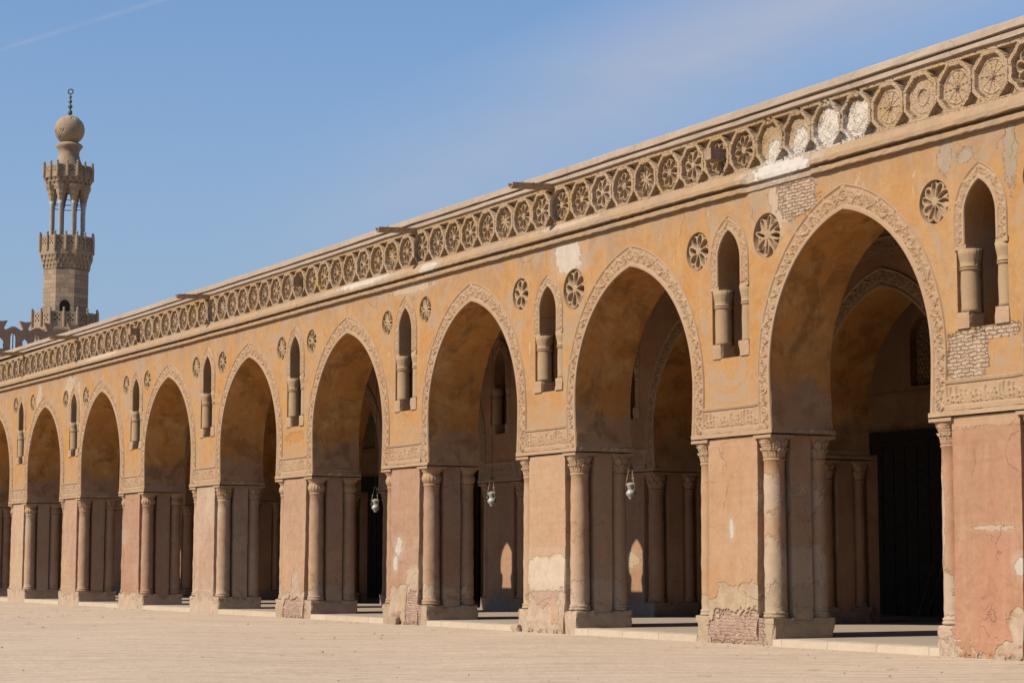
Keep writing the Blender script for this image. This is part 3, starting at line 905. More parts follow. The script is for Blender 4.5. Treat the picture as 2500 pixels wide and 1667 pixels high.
def pier_core(seed, th=T, hw=1.25):
    mb = MB()
    nh = 0.46                                              # corner notch for the column
    plan = [(-hw + nh, 0), (hw - nh, 0), (hw - nh, nh), (hw - 0.03, nh), (hw - 0.03, th - nh), (hw - nh, th - nh), (hw - nh, th), (-hw + nh, th),
            (-hw + nh, th - nh), (-hw + 0.03, th - nh), (-hw + 0.03, nh), (-hw + nh, nh)]
    z0, z1 = 0.40, ZB - 0.08
    n = len(plan); L_ = 44
    r2 = np.random.RandomState(abs(int(seed)) + 5)
    ew = np.cumsum(r2.normal(0, 0.0022, (L_, n, 2)), axis=0); ew -= ew.mean(0)
    ew = np.clip(ew, -0.014, 0.014) + r2.normal(0, 0.0008, (L_, n, 2))
    V = [(x + ew[q, i, 0], y + abs(ew[q, i, 1]) * (1 if y < 0.6 else -1), z0 + (z1 - z0) * q / (L_ - 1)) for q in range(L_) for i, (x, y) in enumerate(plan)]
    F = [(q * n + i, q * n + (i + 1) % n, (q + 1) * n + (i + 1) % n, (q + 1) * n + i) for q in range(L_ - 1) for i in range(n)]
    F.append(tuple(range((L_ - 1) * n, L_ * n)))
    mb.add(V, F)
    rough_box(mb, -hw, hw, -0.012, th + 0.012, -0.02, 0.46, 0.06, 0.016, seed)
    # plaster skirt in front, eroded
    if not (0 <= seed <= 28):
        rough_box(mb, -hw + nh - 0.02, hw - nh + 0.02, -0.02, 0.10, -0.02, 0.62 + 0.1 * math.sin(seed * 3.1), 0.06, 0.014, seed + 50)
    # column base blocks with stepped mouldings
    for sx in (1, -1):
        for y in (0.225, th - 0.225):
            c = sx * (hw - 0.225)
            rough_box(mb, c - 0.235, c + 0.235, y - 0.235, y + 0.235, 0.40, 0.50, 0.06, 0.008, seed + 3)
    return mb


leaf_cap = cap_mesh('leaf'); vase_cap = cap_mesh('vase')
col_me = col_mesh(0)
mesh_cache = {}


def with_mat(me, mat):
    key = (me.name, mat.name)
    if key not in mesh_cache:
        c = me.copy(); c.materials.clear(); c.materials.append(mat); mesh_cache[key] = c
    return mesh_cache[key]


def build_pier(j, y0, parent, mat, cap_kind, inner=False):
    X = px_(j) - (0.05 if j < 3 else 0.1)
    if j == 0:
        X -= 0.03
    core = pier_core(j * 7 + (100 if inner else 0)).build('pier', mat, parent, (X, y0, 0))
    for sx in (1, -1):
        for y in (0.225, T - 0.225):
            c = sx * (1.25 - 0.225)
            link('column', with_mat(col_me, mat), None, core, (c, y, 0))
            link('capital', with_mat(leaf_cap if cap_kind == 'leaf' else vase_cap, m_carve if not inner else m_carve_in), None, core, (c, y, 0))
    mb = MB()
    rough_box(mb, -1.33, 1.33, -0.05, T + 0.05, 3.87, 3.955, 0.10, 0.006, j + 9)
    rough_box(mb, -1.30, 1.30, 0.02, T - 0.02, 3.955, 4.07, 0.12, 0.004, j + 19)
    mb.build('impost', m_carve if not inner else m_carve_in, core)
    return core


def fbm(x, y, scale, seed, octs=5, gain=0.55):
    """value noise in 0..1"""
    out = np.zeros_like(x); tot = 0; amp = 1.0
    for o_ in range(octs):
        r_ = np.random.RandomState(seed * 31 + o_); g = r_.rand(97, 97)
        u = x * scale * 2 ** o_ + 13.7 * o_; v = y * scale * 2 ** o_ + 7.1 * o_
        i = np.floor(u).astype(int); j_ = np.floor(v).astype(int); fu = u - i; fv = v - j_
        fu = fu * fu * (3 - 2 * fu); fv = fv * fv * (3 - 2 * fv)
        a = g[i % 97, j_ % 97] * (1 - fu) + g[(i + 1) % 97, j_ % 97] * fu
        b = g[i % 97, (j_ + 1) % 97] * (1 - fu) + g[(i + 1) % 97, (j_ + 1) % 97] * fu
        out += amp * (a * (1 - fv) + b * fv); tot += amp; amp *= gain
    return out / tot


PANELS = {0: (0.28, [(0.66, 0.55, 0.22, 0.30)], []), 1: (1.02, [], [(0.02, 0.16, 0.80, 0.52)]), 2: (0.42, [(-0.75, 0.6, 0.22, 0.35), (0.72, 0.6, 0.25, 0.4)], []),
          3: (0.35, [(0.55, 0.95, 0.35, 0.55), (-0.1, 0.6, 0.9, 0.3)], [(0.46, 0.36, 0.32, 0.50)]), 4: (0.80, [(0.2, 0.9, 0.3, 0.4)], [(0.05, 0.22, 0.62, 0.36)])}


def front_panel(j, parent, mat):
    """lower front of a pier: top coat, bare undercoat and brick at three depths"""
    zl, bares, bricks = PANELS[j]
    nx, nz = 158, 190
    x = np.concatenate([[-0.786], np.linspace(-0.785, 0.785, nx), [0.786]])[:, None]; z = np.linspace(-0.03, 1.86, nz)[None, :]
    X = x + 0 * z; Z = z + 0 * x
    n1 = fbm(X + 5, Z + 5, 2.2, 40 + j); n2 = fbm(X + 9, Z + 3, 9.0, 60 + j, 4); n3 = fbm(X + 2, Z + 8, 4.0, 80 + j)
    ed = (n1 - 0.5) * 1.3 + (n2 - 0.5) * 0.25
    sd = zl - Z + ed * 0.8
    for (cx, cz, rx, rz) in bares:
        sd = np.maximum(sd, (1 - np.hypot((X - cx) / rx, (Z - cz) / rz) + ed * 1.1) * min(rx, rz))
    bare = np.clip(sd / 0.012, 0, 1)
    bk = np.full_like(X, -1.0)
    for (cx, cz, rx, rz) in bricks:
        d4 = (np.abs((X - cx) / rx) ** 4 + np.abs((Z - cz) / rz) ** 4) ** 0.25
        bk = np.maximum(bk, (1 - d4 + (n3 - 0.5) * 0.75 + (n1 - 0.5) * 0.6 + (n2 - 0.5) * 0.15) * min(rx, rz))
    brick = np.clip(bk / 0.012, 0, 1)
    bare = np.maximum(bare, brick)
    flare = 0.020 + 0.048 * np.clip((0.75 - Z) / 0.5, 0, 1) ** 1.5
    y = -flare + 0.010 * bare + 0.026 * brick
    y = y + (n2 - 0.5) * 0.010 * (0.4 + bare + 1.6 * brick) + (n3 - 0.5) * 0.012
    y = y * np.clip((1.86 - Z) / 0.75, 0, 1) - 0.0015
    # crumbled foot
    y = y + 0.03 * np.clip((0.10 - Z) / 0.1, 0, 1) * (n2 > 0.5)
    y[0] = 0.03; y[-1] = 0.03
    Pt = np.stack([X, y, Z], -1)
    me = grid_mesh('plaster_front', Pt, smooth=False)
    for nm, arr in (('bare', bare), ('brick', brick)):
        at = me.attributes.new(nm, 'FLOAT', 'POINT'); at.data.foreach_set('value', arr.reshape(-1).astype(np.float32))
    link('plaster_front', me, mat, parent)


CAPS = {0: 'leaf', 1: 'leaf', 2: 'leaf', 3: 'vase', 4: 'vase', 5: 'leaf', 6: 'vase', 7: 'leaf', 8: 'vase'}


def build_window(j, y0, parent, mc, ms):
    cx, b, a = WINX[j], WBT[j], WAP[j]
    root = link('window_band', with_mat(me_win_band, mc), None, parent, (cx, y0, b))
    root.name = 'window'
    k = (a - b) / 2.4
    root.scale = (1, 1, k)
    imp = 0.57 * 2.4
    for s in (1, -1):
        mb = MB(); c = s * 0.440
        mb.lathe([(0.150, 0.27), (0.152, 0.32), (0.146, 0.36), (0.150, 0.7), (0.144, 0.93), (0.144, 0.955), (0.160, 0.96), (0.163, 0.975), (0.160, 0.985), (0.147, 0.99), (0.147, 1.0), (0.160, 1.005), (0.162, 1.02), (0.148, 1.03),
                  (0.155, 1.10), (0.172, 1.20), (0.185, 1.30)], 32, c, 0.150, fn=lambda r, z, a: r * 1.10 + (0.009 * math.cos(14 * a) if z > 1.05 else 0.004 * math.sin(z * 11 + 2 * a)))
        mb.build('colonette', ms, root, smooth=True)
        mb = MB()
        xs = sorted((s * 0.34, s * (WWH + 0.03)))
        rough_box(mb, xs[0], xs[1], -0.03, 0.34, imp - 0.075, imp + 0.0, 0.09, 0.006, j)
        mb.build('impost_block', mc, root)
        mb = MB()
        xs = sorted((s * 0.30, s * (WWH + 0.02)))
        rough_box(mb, xs[0], xs[1], -0.03, 0.34, 0.0, 0.28, 0.07, 0.010, j + 5)
        mb.build('base_block', mc, root)
    return root


# ------------------------------------------------------------------ the courtyard arcade
arcade = empty('arcade_building', (0, 0, 0))
tag(arcade, 'long sunlit ochre courtyard arcade with pointed arches and carved rosette frieze', 'arcade')
build_wall(0.0, arcade, ROS, 8.53, m_wall, m_soffit)
for (x, z, r, k) in ROS:
    o = link('rosette', me_ros[k], None, arcade, (x, 0, z)); o.scale = (r, r if k != 3 else r * 0.8, r)
for k in range(-1, 10):
    cx = -7.0 * k - (0.05 if k < 3 else 0.1)
    o = link('arch_band', me_band, None, arcade, (cx, 0, 0))
    s = (ARCH[k] - ZB) / (7.60 - ZB)
    o.scale = (1, 1, s); o.location.z = ZB * (1 - s)
for j in range(-1, 11):
    X = px_(j) - (0.05 if j < 3 else 0.1)
    link('inscription_band', me_insc, None, arcade, (X, 0, 3.95))
    mat = m_piers[j] if j in m_piers else m_piers[5 + j % 4]
    core = build_pier(j, 0, arcade, mat, CAPS.get(j, 'leaf'))
    if j in PANELS:
        front_panel(j, core, m_fronts[j])
for j in range(-1, 10):
    build_window(j, 0, arcade, m_carve, m_roset)

# frieze
cells = {'deep': cell_mesh('frieze_panel', 'deep', m_fr, 1), 'deep2': cell_mesh('frieze_panel', 'deep', m_fr, 2), 'star': cell_mesh('frieze_panel', 'star', m_fr, 3), 'deep3': cell_mesh('frieze_panel', 'deep', m_fr, 9), 'deep4': cell_mesh('frieze_panel', 'deep', m_fr, 13), 'deep5': cell_mesh('frieze_panel', 'deep', m_fr, 15), 'star2': cell_mesh('frieze_panel', 'star', m_fr, 11),
         'disc': cell_mesh('frieze_panel', 'disc', m_fr, 4), 'sh': cell_mesh('frieze_panel', 'shallow', m_fr, 5), 'sh2': cell_mesh('frieze_panel', 'shallow', m_fr, 6),
         'br': cell_mesh('frieze_panel', 'broken', m_fr_white, 7), 'br2': cell_mesh('frieze_panel', 'broken', m_fr_white, 8)}
near = {0: 'sh', 1: 'sh2', 2: 'disc', 3: 'sh', 4: 'br', 5: 'br2', 6: 'br', 7: 'br2', -1: 'deep', -2: 'sh2'}
for i in range(-9, 83):
    X = 3.72 - CP * i
    kind = near.get(i) or ('deep', 'deep2', 'star', 'deep3', 'deep4', 'deep5', 'star2')[(i * i * 3 + i * 5) % 7]
    o = link('frieze_panel', cells[kind], None, arcade, (X, 0.0, (FRB + FRT) / 2))
    if i not in near and (i * 13) % 3 == 0:
        o.scale = (1, 1 - 0.12 * ((i * 7) % 3), 1)


def sweep(name, prof, x0, x1, mat, parent, dx=0.22, jit=0.006, zfn=None, skip=None, seed=0):
    """run a (y, z) profile along the wall with slight unevenness"""
    r_ = np.random.RandomState(abs(int(seed)))
    n = int(abs(x1 - x0) / dx)
    m_ = len(prof)
    xs = np.linspace(x0, x1, n + 1)
    Pt = np.zeros((n + 1, m_, 3))
    base = np.array(prof)
    wz = np.interp(xs, np.linspace(x0, x1, 40)[::1], r_.normal(0, jit * 1.2, 40))
    for i, x in enumerate(xs):
        e = r_.normal(0, jit, (m_, 2))
        sc = 1.0
        if skip:
            for (a, b, f) in skip:
                if a < x < b:
                    sc = f
        Pt[i, :, 0] = x
        Pt[i, :, 1] = (base[:, 0] + e[:, 0]) * np.where(base[:, 0] < 0, sc, 1)
        Pt[i, :, 2] = base[:, 1] + e[:, 1] * 0.7 + wz[i] + (zfn(x) if zfn else 0)
    me = grid_mesh(name, Pt, smooth=False)
    return link(name, me, mat, parent)


zf = lambda x: float(np.interp(x, [-68, -56, -42, -30, 12], [0.13, 0.11, 0.03, 0, 0]))
sweep('string_course', [(0.01, 8.435), (-0.088, 8.438), (-0.094, 8.45), (-0.094, 8.515), (-0.088, 8.527), (0.03, 8.530), (0.03, 8.592), (-0.125, 8.595), (-0.135, 8.605), (-0.135, 8.68), (-0.115, 8.70), (-0.05, 8.80), (-0.02, 8.85), (0.02, 8.86)],
      XL, XR, m_ledge, arcade, 0.12, 0.0035, zf, [(-3.0, -0.9, 0.3)], 3)
sweep('cornice', [(0.02, 9.772), (-0.050, 9.778), (-0.056, 9.79), (-0.058, 9.858), (0.005, 9.862), (0.005, 9.898), (-0.085, 9.902), (-0.090, 9.915), (-0.090, 10.03), (-0.075, 10.045), (0.64, 10.05), (0.64, 9.0)],
      XL, XR, m_corn, arcade, 0.5, 0.0035, zf, None, 5)
mb = MB(); mb.box(XL, XR, 0.34, 0.62, 8.54, 9.80); mb.build('parapet', m_inner, arcade)
# roof and ceiling beams
mb = MB(); mb.box(XL, XR, 0.3, 14.4, 9.12, 9.32); mb.build('roof', m_roof, arcade)
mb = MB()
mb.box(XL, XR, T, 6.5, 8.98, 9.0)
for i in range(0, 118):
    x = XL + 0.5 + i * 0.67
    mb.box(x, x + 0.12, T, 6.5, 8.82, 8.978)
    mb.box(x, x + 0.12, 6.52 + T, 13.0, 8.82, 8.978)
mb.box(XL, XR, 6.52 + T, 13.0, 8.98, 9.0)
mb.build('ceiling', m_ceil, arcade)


# rain spouts
def spout(x, L, z=9.80, stub=False):
    mb = MB()
    n = 10
    r0, r1 = 0.115, 0.095
    if stub:
        mb.box(-0.11, 0.11, -L, 0.2, -0.20, 0.02)
        return mb.build('waterspout', m_wood, arcade, (x, 0, z - 0.35))
    sl = -0.06 * L
    ring = []
    for (y, dz) in ((0.2, 0), (-L, sl)):
        for R in (r0, r1):
            for i in range(n + 1):
                a = math.pi + math.pi * i / n
                ring.append((R * math.cos(a), y, R * math.sin(a) * 1.1 + dz))
    m_ = n + 1
    F = []
    for i in range(n):
        F.append((i, i + 1, 2 * m_ + i + 1, 2 * m_ + i))
        F.append((m_ + i + 1, m_ + i, 3 * m_ + i, 3 * m_ + i + 1))
        F.append((2 * m_ + i, 2 * m_ + i + 1, 3 * m_ + i + 1, 3 * m_ + i))
    F += [(0, m_, 3 * m_, 2 * m_), (m_ - 1, 2 * m_ - 1, 4 * m_ - 1, 3 * m_ - 1)]
    mb.add(ring, [f for f in F])
    for y in (-L * 0.25, -L * 0.5, -L * 0.75):
        mb.box(-0.12, 0.12, y - 0.01, y + 0.01, sl * 0.5 + 0.0, sl * 0.5 + 0.014)
    return mb.build('waterspout', m_woodpale, arcade, (x, 0, z))


for x in (-10.3, -17.1, -31.6, -45.2, -52.4):
    spout(x, 1.05, 9.80 + zf(x))
for x in (-3.85, -24.3, -38.4):
    spout(x, 0.28, 9.75, True)

# ------------------------------------------------------------------ the inner arcade, back wall and floor
Y2 = 6.52
inner = empty('inner_arcade', (0, Y2, 0))
tag(inner, 'shaded second row of arches on brown piers behind the courtyard arcade', 'arcade')

build_wall(0.0, inner, [], 8.9, m_inner, m_soffit)
for k in range(-1, 10):
    cx = -7.0 * k - (0.05 if k < 3 else 0.1)
    o = link('arch_band', me_band_in, None, inner, (cx, 0, 0))
    s = (ARCH[k] - ZB) / (7.60 - ZB)
    o.scale = (1, 1, s); o.location.z = ZB * (1 - s)
for j in range(-1, 11):
    X = px_(j) - (0.05 if j < 3 else 0.1)
    link('inscription_band', me_insc_in, None, inner, (X, 0, 3.95))
    p = build_pier(j, 0, inner, m_pier_in, 'leaf', True)
    mb = MB(); mb.box(-1.18, 1.18, T + 0.03, T + 0.30, 0.1, 4.0); mb.build('back_pilaster', m_pier_in, p)
for j in range(-1, 10):
    build_window(j, 0, inner, m_carve_in, m_carve_in)
me_top = band_mesh('upper_inscription', [(3.5, 0.0), (-3.5, 0.0)], lambda q: 0.42 + 0 * q, du=0.016, nv=30, plain=0.06, depth=0.026, proud=0.03, seed=19, kuf=True)
me_top.materials.append(m_carve_in)
for k in range(-1, 10):
    link('upper_inscription', me_top, None, inner, (-7.0 * k, 0, 8.25))

# back wall with grilled windows; panels under lintels: one timber screen, otherwise painted shade
back = empty('back_wall', (0, 13.05, 0))
tag(back, 'dark rear wall of the arcade with grilled window and black panels, one a timber screen, the rest painted shade', 'wall')
mb = MB()
bx = [-13.05 - 7.0 * (k - 2) for k in range(0, 11)]
outer = [(XL, 0.1), (XR, 0.1), (XR, 9.2), (XL, 9.2)]
bw_holes = [win_outline(x, 6.15, 7.95, False, 12, 0.85) for x in bx if XL + 2 < x < XR - 2]
tess(mb, [outer] + bw_holes, 0.0)
for o in bw_holes:
    strip(mb, [(x, 0, z) for x, z in o], [(x, 0.34, z) for x, z in o], closed=True)
mb.box(XL, XR, 0.35, 1.3, 0.1, 9.2)
mb.box(XL, XR, -0.06, 0.0, 5.94, 6.02)
mb.build('wall', m_inner, back)


def grille_mesh():
    n = 90
    x = np.linspace(-0.84, 0.84, n)[:, None]; z = np.linspace(0, 1.8, n)[None, :]
    X = x + 0 * z; Z = z + 0 * x
    # interlaced star pattern
    s = 0.105
    f = sum(np.cos(2 * np.pi * (X * math.cos(a) + Z * math.sin(a)) / s * 0.5) for a in (0, math.pi / 3, 2 * math.pi / 3))
    hole = np.abs(f) < 0.8
    D = np.where(hole, 0.06, 0.0)
    return grid_mesh('grille', np.stack([X, D, Z], -1), smooth=False)


gm = grille_mesh(); gm.materials.append(m_carve_in)
for x in [x for x in bx if XL + 2 < x < XR - 2]:
    link('grille', gm, None, back, (x, 0.22, 6.15))
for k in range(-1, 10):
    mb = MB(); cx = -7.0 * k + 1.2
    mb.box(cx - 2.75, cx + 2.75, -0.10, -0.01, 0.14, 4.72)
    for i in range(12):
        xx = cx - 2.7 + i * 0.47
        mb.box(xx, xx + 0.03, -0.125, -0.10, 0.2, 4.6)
    s_ = mb.build('timber_shade_panel', m_shadewood, back)  # set in every bay so its colour gives the deep shade
    mb = MB(); mb.box(cx - 3.0, cx + 3.0, -0.22, -0.005, 4.722, 4.98); mb.build('lintel', m_shadewood, s_)
# closing walls added at both ends of the riwaq to keep light out
for x, nm in ((XR, 'end_light_stop'), (XL - 0.4, 'end_light_stop')):
    mb = MB(); mb.box(x, x + 0.4, 0.3, 14.3, 0.0, 9.1); mb.build('end_light_stop', m_inner, back, (0, -13.05, 0))

mb = MB()
mb.box(XL, XR, 0.10, 14.35, -0.3, 0.13)
fl = mb.build('paved_floor', m_pave); tag(fl, 'pale stone paving under the arcade', None, kind='structure')
for j in range(-1, 10):
    x1 = px_(j) - 1.30 - 0.05; x0 = px_(j + 1) + 1.20
    mb = MB()
    rough_box(mb, x0 - 0.05, x1 + 0.1, -0.02, 0.42, -0.03, 0.135, 0.13, 0.007, j + 77)
    o = mb.build('kerb', m_kerb); tag(o, 'cream stone kerb between two piers', None, kind='structure')

# ground: one sheet to the horizon
n = 140
gx = np.concatenate([np.linspace(-1500, -90, 12), np.linspace(-85, 45, n), np.linspace(60, 800, 8)])
gy = np.concatenate([np.linspace(-800, -70, 8), np.linspace(-60, 30, 100), np.linspace(50, 1500, 10)])
GX, GY = np.meshgrid(gx, gy, indexing='ij')
inner_ = ((GX > -80) & (GX < 30) & (GY < -0.6) & (GY > -40))
GZ = 0.02 * (np.sin(GX * 0.7 + np.sin(GY * .5)) + np.sin(GY * 0.9 + GX * 0.31)) * inner_ * np.clip(-GY / 6, 0, 1) - 0.0
gme = grid_mesh('ground', np.stack([GX, GY, GZ], -1)[::-1])
g_o = link('ground', gme, m_ground); tag(g_o, 'pale packed sand of the courtyard', None, kind='structure')

# pebbles
mb = MB()
for i in range(900):
    x = random.uniform(-60, 16); y = -0.3 - 14 * random.random() ** 1.5
    if i % 3 == 0:
        y = random.uniform(-0.6, -0.15)
    r = random.choice([0.008, 0.012, 0.018, 0.026])
    V = [(x + r * random.uniform(.7, 1.3) * a, y + r * random.uniform(.7, 1.3) * b, GZ.max() * 0 + r * 0.7 * c) for a, b, c in
         ((1, 0, 0), (0, 1, 0), (-1, 0, 0), (0, -1, 0), (0, 0, 1), (0, 0, -1))]
    mb.add(V, [(0, 1, 4), (1, 2, 4), (2, 3, 4), (3, 0, 4), (1, 0, 5), (2, 1, 5), (3, 2, 5), (0, 3, 5)])
for i in range(46):
    x = random.uniform(-40, 16); y = random.uniform(-9.5, -0.8); L_ = random.uniform(0.05, 0.28); a = random.uniform(-0.5, 0.5) + 0.5
    for q in range(3):
        x2 = x + L_ / 3 * math.cos(a); y2 = y + L_ / 3 * math.sin(a)
        mb.tube((x, y, 0.008), (x2, y2, 0.008 + random.uniform(0, 0.012)), 0.006, 4)
        x, y = x2, y2; a += random.uniform(-0.5, 0.5)
pb = mb.build('pebbles', simple('pebble_stone', (0.36, 0.28, 0.2), 0.9)); tag(pb, 'small pebbles and dry twigs scattered over the sand', None, kind='stuff')

# plaster lump at the foot of the third pier
mb = MB()
rough_box(mb, -0.20, 0.16, -0.09, 0.08, -0.05, 0.24, 0.05, 0.03, 5)
o = mb.build('plaster_lump', m_piers[3], None, (-17.9, -0.16, 0)); o.rotation_euler = (0.1, 0.35, 0.3)
tag(o, 'broken lump of plaster lying at the foot of the pier with exposed red brick corner', 'rubble')
mb = MB(); rough_box(mb, -0.10, 0.09, -0.05, 0.08, -0.03, 0.13, 0.04, 0.022, 15)
o = mb.build('plaster_lump', m_piers[2], None, (-11.72, -0.1, 0)); o.rotation_euler = (0, -0.2, 0.4)
tag(o, 'crumbled lump of plaster at the left corner of the cream patched sand-coloured pier', 'rubble')

# ------------------------------------------------------------------ hanging lamps
def make_lamp():
    root = empty('hanging_lamp')
    mb = MB()
    mb.lathe([(0.05, 0.12), (0.065, 0.0), (0.085, 0.015), (0.09, 0.03)], 20)
    mb.lathe([(0.035, 0.0), (0.06, 0.025), (0.10, 0.07), (0.128, 0.12), (0.118, 0.155), (0.085, 0.20), (0.066, 0.225), (0.07, 0.235), (0.10, 0.30), (0.118, 0.335), (0.118, 0.345), (0.09, 0.37), (0.02, 0.392)], 28)
    mb.V = [v for v in mb.V]
    mb2 = MB()
    mb2.lathe([(0.05, -0.012), (0.05, 0.0), (0.06, 0.025), (0.10, 0.07), (0.128, 0.12), (0.118, 0.155), (0.085, 0.20), (0.066, 0.222)], 28)
    mb2.build('glass_bulb', m_lampglass, root, smooth=True)
    mb3 = MB()
    mb3.lathe([(0.068, 0.226), (0.072, 0.235), (0.10, 0.30), (0.118, 0.338), (0.12, 0.346), (0.112, 0.35), (0.08, 0.375), (0.02, 0.392)], 28)
    mb3.build('glass_bowl', m_lampglass, root, smooth=True)
    cap = MB(); cap.lathe([(0.02, 0.70), (0.04, 0.725), (0.085, 0.745), (0.085, 0.752), (0.012, 0.765), (0.012, 0.82)], 20)
    c = cap.build('metal_cap', m_iron, root)
    for i in range(3):
        a = 2.2 + i * 2 * math.pi / 3
        ch = MB(); p1 = (0.045 * math.cos(a), 0.045 * math.sin(a), 0.74); p2 = (0.132 * math.cos(a), 0.132 * math.sin(a), 0.30)
        ch.tube(p1, p2, 0.006, 6)
        q = Vector(p1).lerp(Vector(p2), 0.58)
        ch.lathe([(0.002, q.z - 0.02), (0.018, q.z - 0.01), (0.018, q.z + 0.01), (0.002, q.z + 0.02)], 8, q.x, q.y)
        ch.lathe([(0.002, 0.20), (0.014, 0.21), (0.014, 0.225), (0.004, 0.24), (0.003, 0.31)], 8, p2[0], p2[1])
        ch.build('chain', m_brass, root)
    cd_ = MB(); cd_.tube((0, 0, 0.80), (0, 0, 5.95), 0.007, 6); cd_.build('cord', m_iron, root)
    return root


def copy_tree(o, parent=None):
    c = o.copy(); COL.objects.link(c); c.parent = parent
    for ch in list(o.children):
        copy_tree(ch, c)
    return c


lamps = [(-14.0, 4.35, 3.06, 'white glass mosque lamp hanging in the second arch from the right'),
         (-21.1, 4.35, 3.06, 'white glass mosque lamp hanging in the third arch from the right'),
         (-28.45, 4.3, 3.06, 'white glass mosque lamp hanging in the fourth arch from the right, at its right edge'),
         (-35.0, 4.3, 3.06, 'white glass mosque lamp half hidden by a pier, fifth arch from the right')]
L0 = make_lamp()
for i, (x, y, z, lb) in enumerate(lamps):
    o = L0 if i == 0 else copy_tree(L0)
    o.location = (x, y, z)
    tag(o, lb, 'lamp', 'glass lamps hanging in the arcade')

# planks leaning at the back
for i, (x, dx_, h, lb) in enumerate(((-13.2, 0.30, 1.5, 'thin wooden plank leaning on the black screen, left one of two'), (-12.85, 0.45, 1.75, 'thin wooden plank leaning on the black screen, right one of two'))):
    mb = MB(); mb.tube((0, 0, 0.13), (dx_, 0.30, h), 0.022, 6)
    o = mb.build('leaning_plank', m_plank, None, (x, 12.55, 0)); tag(o, lb, 'plank', 'planks leaning in the dark')

# ------------------------------------------------------------------ crenellated outer wall
cw_ = empty('crenellated_wall', (-82, 0, 0))
tag(cw_, 'brown crenellated outer wall with pierced openwork merlons beyond the roof', 'wall')
mb = MB(); mb.box(-0.5, 0.5, -60, 45, -0.2, 13.0); mb.build('wall', m_crenel, cw_)
cp = 1.33


def merlon_mesh():
    h = cp / 2
    out = [(-h, 13.0), (h, 13.0), (h, 14.33), (h - 0.10, 14.33), (0.28, 14.16), (0.17, 14.17), (0.15, 14.25), (0.34, 14.66), (0.0, 14.60), (-0.34, 14.66), (-0.15, 14.25), (-0.17, 14.17), (-0.28, 14.16), (-h + 0.10, 14.33), (-h, 14.33)]
    hole1 = [(0.0, 13.72), (0.17, 13.52), (0.14, 13.3), (0.18, 13.1), (-0.18, 13.1), (-0.14, 13.3), (-0.17, 13.52)]
    e1 = [(h - 0.004, 13.10), (h - 0.17, 13.10), (h - 0.16, 13.8), (h - 0.09, 13.95), (h - 0.004, 14.0)]
    e2 = [(-x, z) for x, z in e1]
    mb = MB()
    for x_, fl_ in ((-0.11, True), (0.11, False)):
        polys = [[Vector((a, b, 0)) for a, b in lp] for lp in (out, hole1, e1, e2)]
        tr = tessellate_polygon(polys)
        V = [(x_, p.x, p.y) for lp in polys for p in lp]
        mb.add(V, tr)
    for lp in (out, hole1, e1, e2):
        strip(mb, [(-0.11, a, b) for a, b in lp], [(0.11, a, b) for a, b in lp], closed=True)
    return mesh_of('merlon', mb.V, mb.F)


mm = merlon_mesh(); mm.materials.append(m_crenel)
for i in range(-6, 14):
    link('merlon', mm, None, cw_, (0, 8.25 + i * cp, 0))

# ------------------------------------------------------------------ minaret
mn = empty('minaret', (-115.55, 20.45, 0))
tag(mn, 'slender octagonal stone minaret with columned lantern, onion bulb and bronze finial', 'minaret')
VU = 0.01437
zv = lambda v: 18.24 + (1370 - v) * VU
R8 = rad(3.5)
ru = lambda u: u * VU
oc = 1.0                                                    # circumradius factor is measured at the vertices
mb = MB(); mb.lathe([(ru(118), 0), (ru(118), zv(1075)), ], 8, rot=R8); mb.build('shaft', m_minaret, mn)
mb = MB(); mb.lathe([(ru(150), 0), (ru(150), zv(1430)), (ru(180), zv(1385)), (ru(180), zv(1372))], 8, rot=R8); mb.build('base', m_minplain, mn)


def balcony(rp, z0, z1, name, posts=1):
    """octagonal pierced parapet; panels are sub-parts with little holes"""
    root = MB()
    root.lathe([(rp * 0.96, z0 - 0.10), (rp * 1.01, z0 - 0.08), (rp * 1.01, z0), (rp * 0.9, z0 + 0.01)], 8, rot=R8)
    b = root.build(name, m_minplain, mn)
    for k in range(8):
        a0 = R8 + k * math.pi / 4; a1 = a0 + math.pi / 4
        p0 = np.array([math.cos(a0), math.sin(a0)]) * rp; p1 = np.array([math.cos(a1), math.sin(a1)]) * rp
        L = np.linalg.norm(p1 - p0)
        nrm = (p0 + p1) / 2; nrm = nrm / np.linalg.norm(nrm)
        nn, mm_ = 96, 40
        s = np.linspace(0, 1, nn)[:, None]; q = np.linspace(0, 1, mm_)[None, :]
        H = z1 - z0
        hx = (s * 2) % 1.0
        inp = (hx > 0.24) & (hx < 0.76) & (q > 0.36) & (q < 0.88)
        pat = (np.cos((hx - .5) / .68 * 2 * np.pi * 2.0) * np.cos((q - .6) / .6 * 2 * np.pi * 2.0) > 0.45)
        D = np.where(inp & pat, -0.12, 0.0) + 0 * s
        Pt = np.stack([p0[0] + (p1[0] - p0[0]) * s + nrm[0] * D, p0[1] + (p1[1] - p0[1]) * s + nrm[1] * D, z0 + H * q + 0 * s], -1)
        link('parapet_panel', grid_mesh('parapet_panel', Pt, False), m_minplain, b)
        for f in (0.0, 0.5):
            po = MB()
            c = p0 + (p1 - p0) * f
            c = c * 1.02
            po.lathe([(0.10, z0 - 0.04), (0.10, z1 + 0.05), (0.05, z1 + 0.09), (0.10, z1 + 0.17), (0.09, z1 + 0.24), (0.01, z1 + 0.32)], 8, c[0], c[1], a0)
            po.build('post', m_minplain, b)
    ins = MB(); ins.lathe([(rp * 0.93, z0 + 0.02), (rp * 0.93, z1 - 0.05)], 8, rot=R8, cap=False); ins.build('parapet_back', m_minplain, b)
    return b


